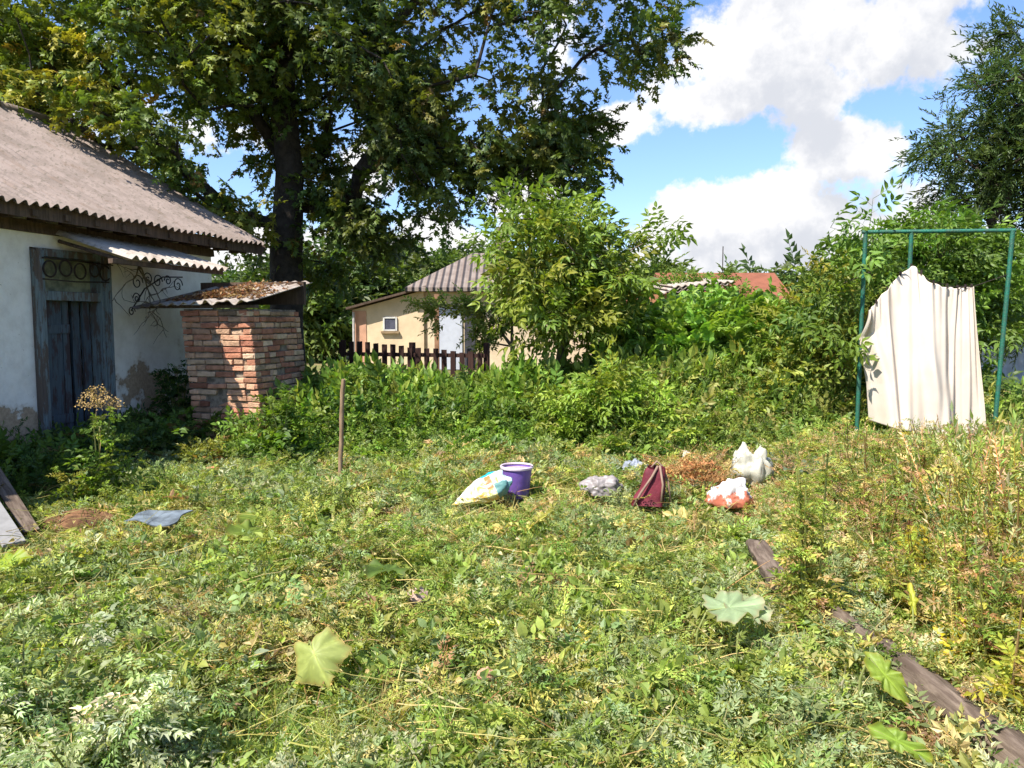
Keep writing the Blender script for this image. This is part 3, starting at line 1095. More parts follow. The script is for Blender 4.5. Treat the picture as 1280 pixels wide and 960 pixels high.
def hedge():
    Y = 11.2
    b = at(880, 560, Y); b.z = 0
    E = [px_ell(880, 430, Y, 75, 42, 1.0), px_ell(905, 398, Y + .2, 55, 14, .7), px_ell(835, 470, Y - .5, 60, 45, .8), px_ell(940, 460, Y - .4, 50, 50, .8), px_ell(870, 510, Y - 1.0, 80, 35, .6), px_ell(850, 408, Y, 50, 18, .7), px_ell(950, 405, Y, 40, 26, .7), px_ell(790, 410, Y, 35, 25, .6), px_ell(800, 440, Y - .2, 40, 40, .6)]
    C = ellipsoid_pts(240, E, .3)
    grow('vine_covered_bush', 'rounded bush smothered in dark green vine leaves below the red tiled roof', 'bush', (b.x, Y, 0), [(b.x, Y, -.05), (b.x, Y, .6), (b.x, Y, 1.1)], C, .05,
         [sprig(8, 1.0, lambda l, w: palm(l, .2, notch=.7), .5, 1, 60, .2, lift=0, stem_r=.01) for _ in range(3)], 7, .30, .32,
         [(.14, .265, .045), (.18, .29, .05), (.10, .19, .04), (.22, .32, .06)], [4, 4, 1.6, 3], M['leaf'], seglen=.3, minr=.004, barkmat=M['twig'], names=('stem', 'foliage'))
    Y = 10.2
    b = at(1000, 570, Y); b.z = 0
    E = [px_ell(1008, 435, Y, 58, 62, .8), px_ell(1042, 385, Y + .2, 40, 48, .7), px_ell(970, 490, Y - .3, 65, 55, .7), px_ell(1030, 480, Y, 60, 60, .7), px_ell(930, 525, Y - .8, 90, 30, .5)]
    C = ellipsoid_pts(170, E, .4)
    grow('yellowing_shrub', 'tall shrub with narrow yellowing leaves left of the hanging sheet', 'shrub', (b.x, Y, 0), [(b.x, Y, -.05), (b.x, Y, .7), (b.x + .1, Y, 1.4)], C, .05,
         willow_sprigs + ovate_sprigs, 8, .28, .30, [(.15, .225, .04), (.26, .27, .045), (.19, .24, .045), (.38, .32, .05), (.09, .15, .03)], [4, 2.6, 3, .9, 1.4], M['leaf'], seglen=.3, minr=.004, barkmat=M['twig'], names=('stem', 'foliage'))
    Y = 10.8
    b = at(1130, 560, Y); b.z = 0
    E = [px_ell(1105, 350, Y, 50, 35, .7), px_ell(1150, 320, Y, 50, 16, .6), px_ell(1205, 325, Y, 40, 22, .6), px_ell(1085, 400, Y, 40, 45, .7), px_ell(1160, 390, Y, 80, 50, .8), px_ell(1205, 370, Y, 40, 40, .6),
         px_ell(1062, 345, 9.15, 20, 26, .2), px_ell(1052, 395, 9.1, 18, 32, .2), px_ell(1090, 292, 9.0, 26, 12, .15), px_ell(1180, 288, 9.9, 34, 8, .3), px_ell(1075, 470, Y, 30, 50, .6), px_ell(1140, 480, Y, 70, 50, .7)]
    C = ellipsoid_pts(200, E, .42)
    grow('elder_bush', 'tall leafy green bush growing through and behind the green metal frame', 'bush', (b.x, Y, 0), [(b.x, Y, -.05), (b.x, Y, .8), (b.x + .1, Y, 1.6), (b.x + .1, Y, 2.2)], C, .06,
         comp_sprays, 6, .30, .36, [(.10, .175, .03), (.13, .22, .035), (.06, .11, .025), G_LIME], [4, 3, 1.6, 1.5], M['leaf'], seglen=.3, minr=.004, barkmat=M['twig'], names=('stem', 'foliage'))


hedge()


def right_tree():
    Y = 17.0
    b = at(1300, 470, Y); b.z = 0
    E = [px_ell(1290, 150, Y, 100, 90, 2.0), px_ell(1240, 215, Y, 75, 60, 1.6), px_ell(1200, 190, Y, 45, 22, .8), px_ell(1290, 260, Y, 100, 60, 1.8), px_ell(1275, 330, Y, 60, 60, 1.2), px_ell(1195, 245, Y, 40, 16, .6),
         px_ell(1330, 60, Y, 80, 60, 1.6), px_ell(1265, 95, Y, 38, 38, 1.0), px_ell(1400, 200, Y, 90, 160, 2), px_ell(1270, 390, Y + .4, 50, 50, 1)]
    C = ellipsoid_pts(300, E, .5)
    grow('willow_tree', 'dark feathery tree at the right edge standing beyond the green frame', 'tree', (b.x, Y, 0), [(b.x, Y, -.1), (b.x, Y, 1.5), (b.x + .1, Y, 3.2), (b.x + .1, Y, 5.0), (b.x + .2, Y, 6.6)], C, .22,
         willow_sprigs, 13, .5, .5, [(.045, .075, .022), (.06, .10, .03), (.085, .11, .03), G_DARK], [3, 3, 2, 2], M['leaf_dark'], droop=-.25, seglen=.45)


right_tree()

# ------------------------------------------------------------------ fence, far houses, far trees
def build_fence():
    a = at(425, 470, 14.2); b = at(606, 470, 13.4)
    a.z = b.z = 0
    d = (b - a); L = d.length; rz = math.atan2(d.y, d.x)
    f = thing('picket_fence', 'dark brown wooden picket fence in front of the cream house', 'fence', a, rz)
    n = int(L / .165)
    for i in range(n):
        m = MB()
        h = 1.24 - .04 * random.random() - .012 * i
        m.box((.08 + i * .165, 0, h / 2), (.092, .022, h), jit=.006)
        m.build('picket', M['fence_wood'], f)
    for z in (.35, .98):
        m = MB(); m.box((L / 2, .035, z), (L, .04, .07)); m.build('rail', M['fence_wood'], f)
    for x in (.0, L * .5, L):
        m = MB(); m.box((x, .10, .6), (.09, .09, 1.2)); m.build('post', M['fence_wood'], f)


build_fence()


def hip_roof(mb, x0, x1, y0, y1, z0, z1, inset):
    V = [(x0, y0, z0), (x1, y0, z0), (x1, y1, z0), (x0, y1, z0), (x0 + inset, (y0 + y1) / 2, z1), (x1 - inset, (y0 + y1) / 2, z1)]
    V += [(a, b, c - .12) for a, b, c in V[:4]]
    mb.add(V, [(0, 1, 5, 4), (2, 3, 4, 5), (3, 0, 4), (1, 2, 5), (1, 0, 6, 7), (2, 1, 7, 8), (3, 2, 8, 9), (0, 3, 9, 6), (6, 9, 8, 7)])


def build_cream_house():
    Y = 25.0
    o = at(515, 470, Y); o.z = 0
    h = thing('cream_house', 'single storey cream house with brown hipped roof beyond the picket fence', 'house', o)
    # x 0 is the left corner of the main block, the lean-to lies to its left
    cream = plain('cream_plaster', (.68, .52, .33), .9, .10, 1.6)
    pink = plain('pink_plaster', (.55, .30, .19), .9, .1, 3)
    xr = at(760, 470, Y).x - o.x
    w = MB()
    w.box((xr / 2, 2.6, 1.25), (xr - .3, 5.0, 2.5))
    w.build('wall', plain('main_plaster', (.66, .52, .35), .9, .12, 1.6), h)
    xl = at(437, 470, Y - .6).x - o.x
    lean = MB()
    V = [(xl, 0, 0), (.4, 0, 0), (.4, 0, 2.55), (xl, 0, 1.92)]
    V += [(a, 4.2, c) for a, b, c in V]
    lean.add(V, [(0, 1, 2, 3), (7, 6, 5, 4), (0, 4, 5, 1), (1, 5, 6, 2), (2, 6, 7, 3), (3, 7, 4, 0)])
    lean.build('annex_wall', cream, h)
    st = MB(); st.box((xl + .22, -.006, .95), (.44, .03, 1.88)); st.build('corner_strip', pink, h)
    lr = MB()
    V = [(xl - .15, -.3, 1.93), (.5, -.3, 2.62), (.5, 4.4, 2.62), (xl - .15, 4.4, 1.93)]
    V += [(a, b, c + .07) for a, b, c in V]
    lr.add(V, [(3, 2, 1, 0), (4, 5, 6, 7), (0, 1, 5, 4), (1, 2, 6, 5), (2, 3, 7, 6), (3, 0, 4, 7)])
    lr.build('annex_roof', M['dark_wood'], h)
    r = MB()
    hip_roof(r, -.15, xr + .4, -.35, 5.5, 2.63, 3.95, 2.0)
    ro = r.build('roof', None or roof_ribbed(), h)
    ch = MB(); ch.box((2.9, 2.6, 4.4), (.45, .45, .9)); ch.build('chimney', M['mortar'], ro)
    wx = at(484, 405, Y - .6)
    fx = MB()
    cx, cz = wx.x - o.x, wx.z
    for dx, dz, sx, sz in ((-.2, 0, .05, .44), (.2, 0, .05, .44), (0, .2, .36, .05), (0, -.2, .36, .05)):
        fx.box((cx + dx, -.02, cz + dz), (sx, .05, sz))
    fr = fx.build('window', plain('white_frame', (.62, .6, .55), .6, .1), h)
    g_ = MB(); g_.box((cx, -.012, cz), (.35, .02, .35)); g_.build('pane', plain('dark_pane', (.10, .10, .13), .12, .3, 4, spec=.6), fr)
    s_ = MB(); s_.box((cx, -.05, cz - .27), (.58, .09, .07)); s_.build('sill', plain('sill', (.32, .22, .12), .8), fr)
    dx = at(563, 408, Y).x - o.x
    d = MB()
    d.box((dx, .08, 1.0), (.75, .06, 2.0)); d.build('door', plain('white_door', (.48, .50, .55), .6, .06), h)
    dk = MB(); dk.box((dx + .62, .085, 1.0), (.34, .05, 1.95)); dk.build('doorway', plain('dark_doorway', (.05, .05, .06), .8), h)
    pp = MB(); pp.box((dx - .35, -.9, 1.2), (.14, .14, 2.4)); pp.build('porch_post', plain('porch_post', (.30, .16, .09), .85), h)
    dp = MB(); dp.tube([(xl + .06, -.12, 1.85), (xl + .05, -.12, .1)], .04, 8); dp.build('drainpipe', plain('drainpipe', (.5, .46, .42), .6), h)


def roof_ribbed():
    m, g, b = new_mat('ribbed_roof')
    co = objco(g)
    sep = g.new('ShaderNodeSeparateXYZ'); g.l.new(co, sep.inputs[0])
    rib = g.m('SINE', g.m('MULTIPLY', sep.outputs[0], 2 * PI / .22))
    n = g.noise(co, 2.5, 6.0, .6)
    c = g.mix(g.smooth(n, .35, .65), (.23, .185, .155), (.16, .125, .105))
    c = g.mix(g.m('MULTIPLY', g.smooth(rib, .3, .95), .35), c, (.16, .10, .07))
    g.l.new(c, b.inputs['Base Color'])
    b.inputs['Roughness'].default_value = .9
    bp = g.new('ShaderNodeBump'); bp.inputs['Strength'].default_value = 1.0; bp.inputs['Distance'].default_value = .05
    g.l.new(rib, bp.inputs['Height']); g.l.new(bp.outputs[0], b.inputs['Normal'])
    return m


build_cream_house()


def build_red_house():
    Y = 30.0
    o = at(912, 450, Y); o.z = 0
    h = thing('brick_house', 'far house with a plain red roof showing over the top of the hedge', 'house', o)
    hw_ = at(992, 450, Y).x - o.x
    red = plain('red_roof', (.24, .085, .045), .8, .12, 2.5, .3, 25)
    w = MB(); w.box((0, 2.5, 1.1), (hw_ * 2 - .6, 4.4, 2.2)); w.build('wall', plain('brick_wall', (.35, .16, .09), .9, .15, 8), h)
    r = MB()
    zt = at(912, 341, Y + 2.5).z
    V = [(-hw_, -.3, 2.2), (hw_, -.3, 2.2), (hw_, 5.3, 2.2), (-hw_, 5.3, 2.2), (-hw_, 2.5, zt), (hw_, 2.5, zt)]
    V += [(a, b, c - .1) for a, b, c in V]
    r.add(V, [(0, 1, 5, 4), (2, 3, 4, 5), (7, 6, 10, 11), (9, 8, 11, 10), (1, 0, 6, 7), (3, 2, 8, 9), (0, 4, 10, 6), (4, 3, 9, 10), (1, 7, 11, 5), (5, 11, 8, 2)])
    r.build('roof', red, h)
    gb = MB(); gb.add([(-hw_ + .32, .3, 2.15), (-hw_ + .32, 4.7, 2.15), (-hw_ + .32, 2.5, zt - .12)], [(0, 1, 2)]); gb.add([(hw_ - .32, .3, 2.15), (hw_ - .32, 4.7, 2.15), (hw_ - .32, 2.5, zt - .12)], [(0, 2, 1)])
    for k_ in (0, 1):
        g1 = MB(); g1.add(gb.v[k_ * 3:k_ * 3 + 3], [(0, 1, 2)]); g1.build('gable', red, h)
    p = at(903, 345, Y + 2.5); q = at(903, 308, Y + 2.5)
    a = MB(); a.tube([(p.x - o.x, 2.5, zt - .1), (p.x - o.x, 2.5, q.z)], .02, 6); a.build('antenna', M['iron'], h)
    # vine over its roof
    Y2 = 24
    b = at(915, 450, Y2); b.z = 0
    C = ellipsoid_pts(45, [px_ell(900, 355, Y2, 30, 9, .6), px_ell(860, 362, Y2, 30, 10, .5), px_ell(900, 380, Y2, 70, 18, .8)], .4)
    grow('climbing_vine', 'light green climbing vine spread along the far red roof edge', 'vine', (b.x, Y2, 0), [(b.x, Y2, -.1), (b.x, Y2, 1.0), (b.x, Y2, 2.0)], C, .05, ovate_sprigs, 6, .4, .45,
         [G_LIME, G_MID, (.12, .2, .03)], [3, 2, 2], M['leaf'], seglen=.5, barkmat=M['twig'], names=('stem', 'foliage'))
    # shed with stacked corrugated sheets
    Y3 = 22.5
    o = at(860, 450, Y3); o.z = 0
    s = thing('brick_shed', 'low orange brick shed with pale corrugated roof sheets left of the red roof', 'shed', o)
    zt = at(860, 368, Y3).z
    hwx = at(898, 450, Y3).x - o.x
    m = MB(); m.box((-.2, 1.5, zt / 2), (hwx * 2 + .6, 3, zt)); m.build('wall', plain('shed_brick', (.45, .2, .1), .9, .15, 8), s)
    for k in range(3):
        m = MB()
        def ff(u, v, k=k):
            return Vector((-hwx + 2 * hwx * u + .15 * k, -.3 + 3.4 * v, zt + .04 + .16 * u + .085 * k + .25 * v)), Vector((0, -.1, 1)).normalized()
        corrugated(m, ff, hwx * 2, 3, pitch=.2, amp=.03, rows=3, seg=6, thick=.02)
        m.build('roof_sheet', M['asbestos_light'], s, smooth=True, auto=50)


build_red_house()


def house_vine():
    Y = 20.5
    b = at(640, 450, Y); b.z = 0
    C = ellipsoid_pts(60, [px_ell(590, 386, Y, 60, 7, .4), px_ell(650, 392, Y, 50, 12, .5), px_ell(530, 378, Y, 30, 5, .3), px_ell(610, 415, Y, 26, 22, .4), px_ell(545, 392, Y, 18, 12, .3)], .5)
    grow('grape_vine', 'pale green grape vine trained across the front of the cream house', 'vine', (b.x, Y, 0), [(b.x, Y, -.1), (b.x, Y, .9), (b.x, Y, 1.8)], C, .05, ovate_sprigs, 6, .3, .36,
         [(.15, .2, .04), (.2, .24, .06), G_MID], [3, 2, 1], M['leaf'], seglen=.4, barkmat=M['twig'], names=('stem', 'foliage'))


house_vine()


def build_far():
    # pale boundary wall beyond the frame on the right
    a = at(1225, 470, 20); b = at(1420, 470, 18.5)
    a.z = b.z = 0
    d = b - a
    f = thing('metal_fence', 'pale grey sheet metal fence glimpsed right of the hanging sheet', 'fence', a, math.atan2(d.y, d.x))
    m = MB()
    z = at(1250, 408, 20).z
    def ff(u, v):
        return Vector((d.length * u, 0, z * v)), Vector((0, 1, 0))
    corrugated(m, ff, d.length, 1, pitch=.2, amp=.02, rows=1, seg=6, thick=.01)
    m.build('sheet_panel', plain('galvanised', (.55, .57, .62), .5, .1, 5, metal=.0), f, smooth=True, auto=50)
    for k in range(3):
        p = MB(); p.box((.1 + (d.length - .2) * k / 2, .08, z / 2), (.06, .06, z)); p.build('post', M['iron'], f)
    # trees beyond the cream house
    for i, (px, py, Y, rx, rz, lab) in enumerate([(452, 352, 33, 55, 45, 'pale green far tree left of the cream house roof'),
                                                  (525, 352, 38, 42, 28, 'small dull green far tree touching the left slope of the cream roof'),
                                                  (822, 362, 40, 14, 26, 'slim dark far tree between the maple and the brick shed'),
                                                  (600, 345, 44, 60, 30, 'broad far tree hidden behind the cream roof'),
                                                  (380, 370, 30, 50, 50, 'far green tree seen through the boughs behind the big trunk'),
                                                  (1400, 370, 32, 120, 70, 'far dark tree beyond the metal fence on the right')]):
        b = at(px, 440, Y); b.z = 0
        C = ellipsoid_pts(60, [px_ell(px, py, Y, rx, rz, 2.0), px_ell(px + rx * .3, py + rz * .6, Y, rx * .9, rz * .7, 1.8)], .5)
        grow('far_tree', lab, 'tree', (b.x, Y, 0), [(b.x, Y, -.1), (b.x, Y, 1.2), (b.x, Y, 2.4)], C, .16, ovate_sprigs, 12, .8, 1.0,
             [(.08, .13, .03), (.11, .15, .035), G_DARK], [3, 2, 1], M['leaf'], group='trees beyond the far houses', seglen=.8)
    # the wood that closes the horizon
    sc = Scat()
    n = 9000
    ang = rng.uniform(-1.0, 1.0, n); R = rng.uniform(62, 80, n)
    top = 3.4 + 2.6 * vnoise(ang * 20, R * .05, 1.0, 8, 3)
    z = top * rng.random(n) ** .6
    P = np.stack([np.sin(ang) * R, np.cos(ang) * R, z], 1)
    sc.put(ovate_sprigs, P, rdir(n), rng.uniform(1.6, 2.6, n), pal(n, [(.06, .10, .03), (.09, .13, .04), (.05, .08, .03)], [2, 2, 1]))
    tag(sc.build('distant_wood', M['leaf']), 'low line of distant trees along the horizon', 'wood', kind='stuff')


build_far()

# ------------------------------------------------------------------ the green frame and the hanging sheet
def build_frame():
    Y = 8.25
    tl, tr_ = at(1082, 290, Y + .35), at(1266, 288, Y)
    bl, br = at(1070, 560, Y + .35), at(1238, 590, Y)
    f = thing('drying_rack', 'green painted metal pipe drying rack standing in the weeds on the right', 'drying rack', (br.x, br.y, 0))
    o = Vector((br.x, br.y, 0))
    def ext(t, b_):
        k = (t.z + .15) / (t.z - b_.z)
        return t + (b_ - t) * k
    for t, b_ in ((tl, bl), (tr_, br)):
        m = MB(); m.tube([t - o, ext(t, b_) - o], .023, 12); m.build('post', M['green_paint'], f, smooth=True, auto=40)
    m = MB(); m.tube([tl - o - Vector((.04, 0, 0)), tr_ - o + Vector((.03, 0, 0))], .021, 12); m.build('crossbar', M['green_paint'], f, smooth=True, auto=40)
    k = (1141 - 1082) / (1266 - 1082)
    mt = tl + (tr_ - tl) * k
    mb_ = Vector((mt.x - .02, mt.y, -.15))
    m = MB(); m.tube([mt - o, mb_ - o], .022, 12); m.build('post', M['green_paint'], f, smooth=True, auto=40)
    # line
    pk = at(1138, 333, mt.y - .06)
    r_ = at(1217, 358, Y - .05); re = tr_ + (ext(tr_, br) - tr_) * .17
    lf = at(1086, 388, Y + .12); le = tl + (ext(tl, bl) - tl) * .42
    ln = MB()
    def sagline(a, b_, s, n=10):
        return [a.lerp(b_, i / n) - Vector((0, 0, s * math.sin(PI * i / n))) for i in range(n + 1)]
    global SHEET_TOP
    SHEET_TOP = [lf, at(1108, 362, Y + .12), pk, at(1163, 352, Y), at(1190, 359, Y), at(1206, 359, Y), r_]
    ln.tube([p - o for p in [le, lf] + sagline(lf, pk, .05)[1:] + [at(1163, 351, Y + .01), at(1190, 358, Y + .01), r_, re]], .004, 5)
    ln.build('clothes_line', M['iron'], f)
    return Y


def build_sheet(Y):
    top = SHEET_TOP
    bot = [at(1103, 530, Y - .05), at(1120, 536, Y - .08), at(1140, 540, Y - .12), at(1165, 548, Y - .12), at(1185, 551, Y - .1), at(1205, 549, Y - .08), at(1229, 548, Y - .05)]
    def curve(P, u):
        k = u * (len(P) - 1); i = min(int(k), len(P) - 2); t = k - i
        p = [P[max(0, i - 1)], P[i], P[i + 1], P[min(len(P) - 1, i + 2)]]
        return .5 * ((2 * p[1]) + (p[2] - p[0]) * t + (2 * p[0] - 5 * p[1] + 4 * p[2] - p[3]) * t * t + (3 * p[1] - p[0] - 3 * p[2] + p[3]) * t ** 3)
    m = MB()
    def f(u, v):
        # v 0 top .. 1 bottom
        a, b = curve(top, u), curve(bot, u)
        p = a.lerp(b, v)
        if u < .25: p.x -= .075 * math.sin(PI * min(1, v * 1.5)) * (1 - u / .25) * .4
        # pleats hang from the line, fade and merge lower down
        k1 = math.sin(2 * PI * (u * 17 + .35 * math.sin(u * 9))) * math.exp(-v * 4.0) * .010
        k2 = math.sin(2 * PI * (u * 5.2 + .25 * v + .45 * math.sin(u * 5 + v))) * .026 * (.35 + .65 * v) + .010 * math.sin(2 * PI * (u * 11 - .3 * v + .5 * math.sin(u * 7)))
        k3 = math.sin(2 * PI * (u * 2.3 - .25 * v) + .8) * .05 * v
        fan = math.exp(-((u - .34 - .28 * v) / .055) ** 2) * .05 * math.sin(PI * min(1, v * 1.1))
        fan2 = math.exp(-((u - .30 - .02 * v) / .04) ** 2) * .05 * (1 - v * .5)
        fan3 = -math.exp(-((u - .62 - .05 * math.sin(v * 4)) / .05) ** 2) * .06 * math.exp(-((v - .35) / .35) ** 2)
        left = math.sin(2 * PI * (u * 22 - v * 1.6)) * .020 * max(0, 1 - u / .26) * math.exp(-((v - .3) / .28) ** 2)
        p.y -= k1 + k2 + k3 + fan + fan2 + fan3 + left
        p.y += max(0, .16 - u) * 1.6 * min(1, v / .25) ** 2
        p.z += .006 * math.sin(u * 60) * (1 - v) - .007 * abs(math.sin(u * PI * 11)) * (1 - v) ** 8
        return p
    m.grid(f, 170, 90, thick=.003)
    mt, g, b = new_mat('linen')
    co = objco(g)
    n = g.noise(co, 3.0, 5.0, .6); n2 = g.noise(co, 160.0, 2.0)
    c = g.mix(g.smooth(n, .3, .7), (.70, .61, .51), (.64, .54, .435))
    g.l.new(c, b.inputs['Base Color']); b.inputs['Roughness'].default_value = .9; b.inputs['Specular IOR Level'].default_value = .1
    bp = g.new('ShaderNodeBump'); bp.inputs['Strength'].default_value = .15; bp.inputs['Distance'].default_value = .003
    g.l.new(n2, bp.inputs['Height']); g.l.new(bp.outputs[0], b.inputs['Normal'])
    t = g.new('ShaderNodeBsdfTranslucent'); g.l.new(c, t.inputs[0])
    mx = g.new('ShaderNodeMixShader'); mx.inputs[0].default_value = .18
    g.l.new(b.outputs[0], mx.inputs[1]); g.l.new(t.outputs[0], mx.inputs[2]); g.l.new(mx.outputs[0], g.n['Material Output'].inputs[0])
    o = m.build('curtain', mt, smooth=True)
    tag(o, 'cream cloth curtain hung out to dry on the green metal frame', 'curtain')
    for i, u in enumerate((.08, .17, .26, .335, .42, .52, .62, .72, .83, .93)):
        p = curve(top, u)
        c_ = MB()
        c_.box((p.x, p.y - .012, p.z + .004), (.012, .02, .05), jit=.002)
        c_.build('curtain_hook', M['iron'], o)


build_sheet(build_frame())

# ================================================================== GROUND COVER (uncountable)
def lobed(l, w):
    """deeply cut herb leaf"""
    parts = []
    for a, s, t in ((0, .55, .45), (42, .42, .42), (-42, .42, .42), (60, .34, .18), (-60, .34, .18)):
        V, T = leaf4(s * l, .17 * l, .2, .25)
        parts.append((V @ rotm((0, 0, 1), math.radians(a)).T + np.array([0, t * l, -.05 * l * t]), T, np.ones(3)))
    V, T, _ = join(parts)
    return V, T


def lite(s):
    return s


herb_a = [sprig(9, 1.0, lobed, .42, 1, 55, .25, stem_r=.016, lift=10, roll=60, tipleaf=True, var=.35) for _ in range(5)]
herb_b = [sprig(11, 1.0, leaf4, .36, .42, 55, .3, stem_r=.016, lift=10, roll=60, var=.35) for _ in range(5)]
herb_c = [sprig(6, 1.0, leaf8, .5, .6, 60, .3, stem_r=.018, lift=15, roll=60, var=.3) for _ in range(4)]


def tuft(n=6, spread=.5):
    parts = []
    for i in range(n):
        a = rng.uniform(0, 2 * PI); lean = rng.uniform(.1, spread); L = rng.uniform(.5, 1.0); w = .022
        d = np.array([math.cos(a), math.sin(a)])
        V = []
        for k in range(4):
            t = k / 3
            c = np.array([d[0] * lean * t * t * L, L * t * (1 - .25 * lean * t), d[1] * lean * t * t * L])
            ww = w * (1 - t * .9)
            sd = np.array([-d[1], 0, d[0]]) * ww
            V += [c - sd, c + sd]
        T = []
        for k in range(3):
            T += [(2 * k, 2 * k + 1, 2 * k + 3), (2 * k, 2 * k + 3, 2 * k + 2)]
        parts.append((np.array(V), np.array(T), np.ones(3) * rng.uniform(.7, 1.25)))
    return join(parts)


tufts = [tuft(7, .9) for _ in range(6)]


def stalk():
    P = [(0, 0, 0)]
    for k in range(1, 6):
        P.append((P[-1][0] + rng.normal(0, .018), k / 5, P[-1][2] + rng.normal(0, .018)))
    V, T = stem_strip(P, .0075)
    return V, T, np.ones((len(V), 3))


stalks = [stalk() for _ in range(6)]
HIM = HM.inverted()


def free(P):
    """not inside the house or the outhouse"""
    q = (P[:, :2] - np.array([HO.x, HO.y]))
    c, s = math.cos(-HR), math.sin(-HR)
    lx = q[:, 0] * c - q[:, 1] * s; ly = q[:, 0] * s + q[:, 1] * c
    inh = (lx < .12) & (ly < 4.4)
    inp = (lx > .80) & (lx < 1.92) & (ly > 1.6) & (ly < 2.95)
    return ~(inh | inp)


def field(n, z0, z1, powr=.3, m0=.74, m1=1.0, xmin=None, xmax=None):
    u = rng.random(n); e = 1 - powr
    Z = (z0 ** e + u * (z1 ** e - z0 ** e)) ** (1 / e)
    X = rng.uniform(-1, 1, n) * (m0 * Z + m1)
    P = np.stack([X, Z, gz(X, Z)], 1)
    k = free(P)
    if xmin is not None: k &= X > xmin
    if xmax is not None: k &= X < xmax
    return P[k]


def cover_color(P, n):
    """which plants grow or dried out where"""
    x, y = P[:, 0], P[:, 1]
    dry = vnoise(x, y, .9, 31, 3) + .10 * np.clip((x - .8) / 2, 0, 1)
    sil = vnoise(x, y, 1.3, 32, 3)
    fine = vnoise(x, y, 5.5, 33, 2)
    base = pal(n, [(.19, .255, .06), (.25, .31, .075), (.13, .20, .048), (.33, .345, .095)], [4, 4, 2.2, 2.4], .22)
    silver = pal(n, [(.25, .31, .155), (.19, .26, .11), (.33, .37, .23)], [3, 3, 1.6], .15)
    straw = pal(n, [(.44, .39, .19), (.37, .34, .13), (.38, .29, .15), (.26, .17, .09)], [3, 3, 1.4, .6], .18)
    r = rng.random(n)
    c = base
    c = np.where(((sil + (fine - .5) * .5 + (r - .5) * .45) > .54)[:, None], silver, c)
    r2 = rng.random(n)
    c = np.where(((dry - .10 * np.clip((-.5 - x) / 3, 0, 1) + (fine - .5) * .55 + (r2 - .5) * .6) > .735)[:, None], straw, c)
    return c


CLEAR = []
for px_, py_, h_, r_ in ((388, 800, .22, .20), (905, 765, .2, .22), (1100, 850, .25, .2), (1110, 925, .22, .2), (1137, 690, .2, .14), (1145, 760, .2, .14), (523, 750, .06, .14), (195, 650, .1, .28),
                         (15, 670, .05, .4), (600, 628, .05, .3), (646, 622, .05, .2), (810, 634, .05, .22), (910, 634, .05, .22), (940, 610, .05, .25), (752, 620, .05, .2), (110, 655, .05, .35), (608, 848, .06, .1), (960, 710, .1, .22), (500, 715, .1, .2)):
    p_ = gp(px_, py_, h_)
    CLEAR += [(p_.x, p_.y, r_), (p_.x * .95, p_.y * .95, r_), (p_.x * .90, p_.y * .90, r_ * .8)]
_a, _b = gp(1300, 970, .13), gp(1040, 768, .14)
for k_ in range(17):
    t_ = k_ / 16
    if .50 < t_ < .70: continue
    CLEAR += [(_a.x + (_b.x - _a.x) * t_ - .03 - .03 * j_, _a.y + (_b.y - _a.y) * t_ - .02 - .07 * j_, .13) for j_ in (0, 1)]
CLEAR = np.array(CLEAR)


def low(P):
    """1 where weeds may stand tall, 0 where something low lies in the grass"""
    d = np.min(np.hypot(P[:, None, 0] - CLEAR[None, :, 0], P[:, None, 1] - CLEAR[None, :, 1]) / CLEAR[None, :, 2], axis=1)
    return np.clip((d - .55) / .6, 0, 1)


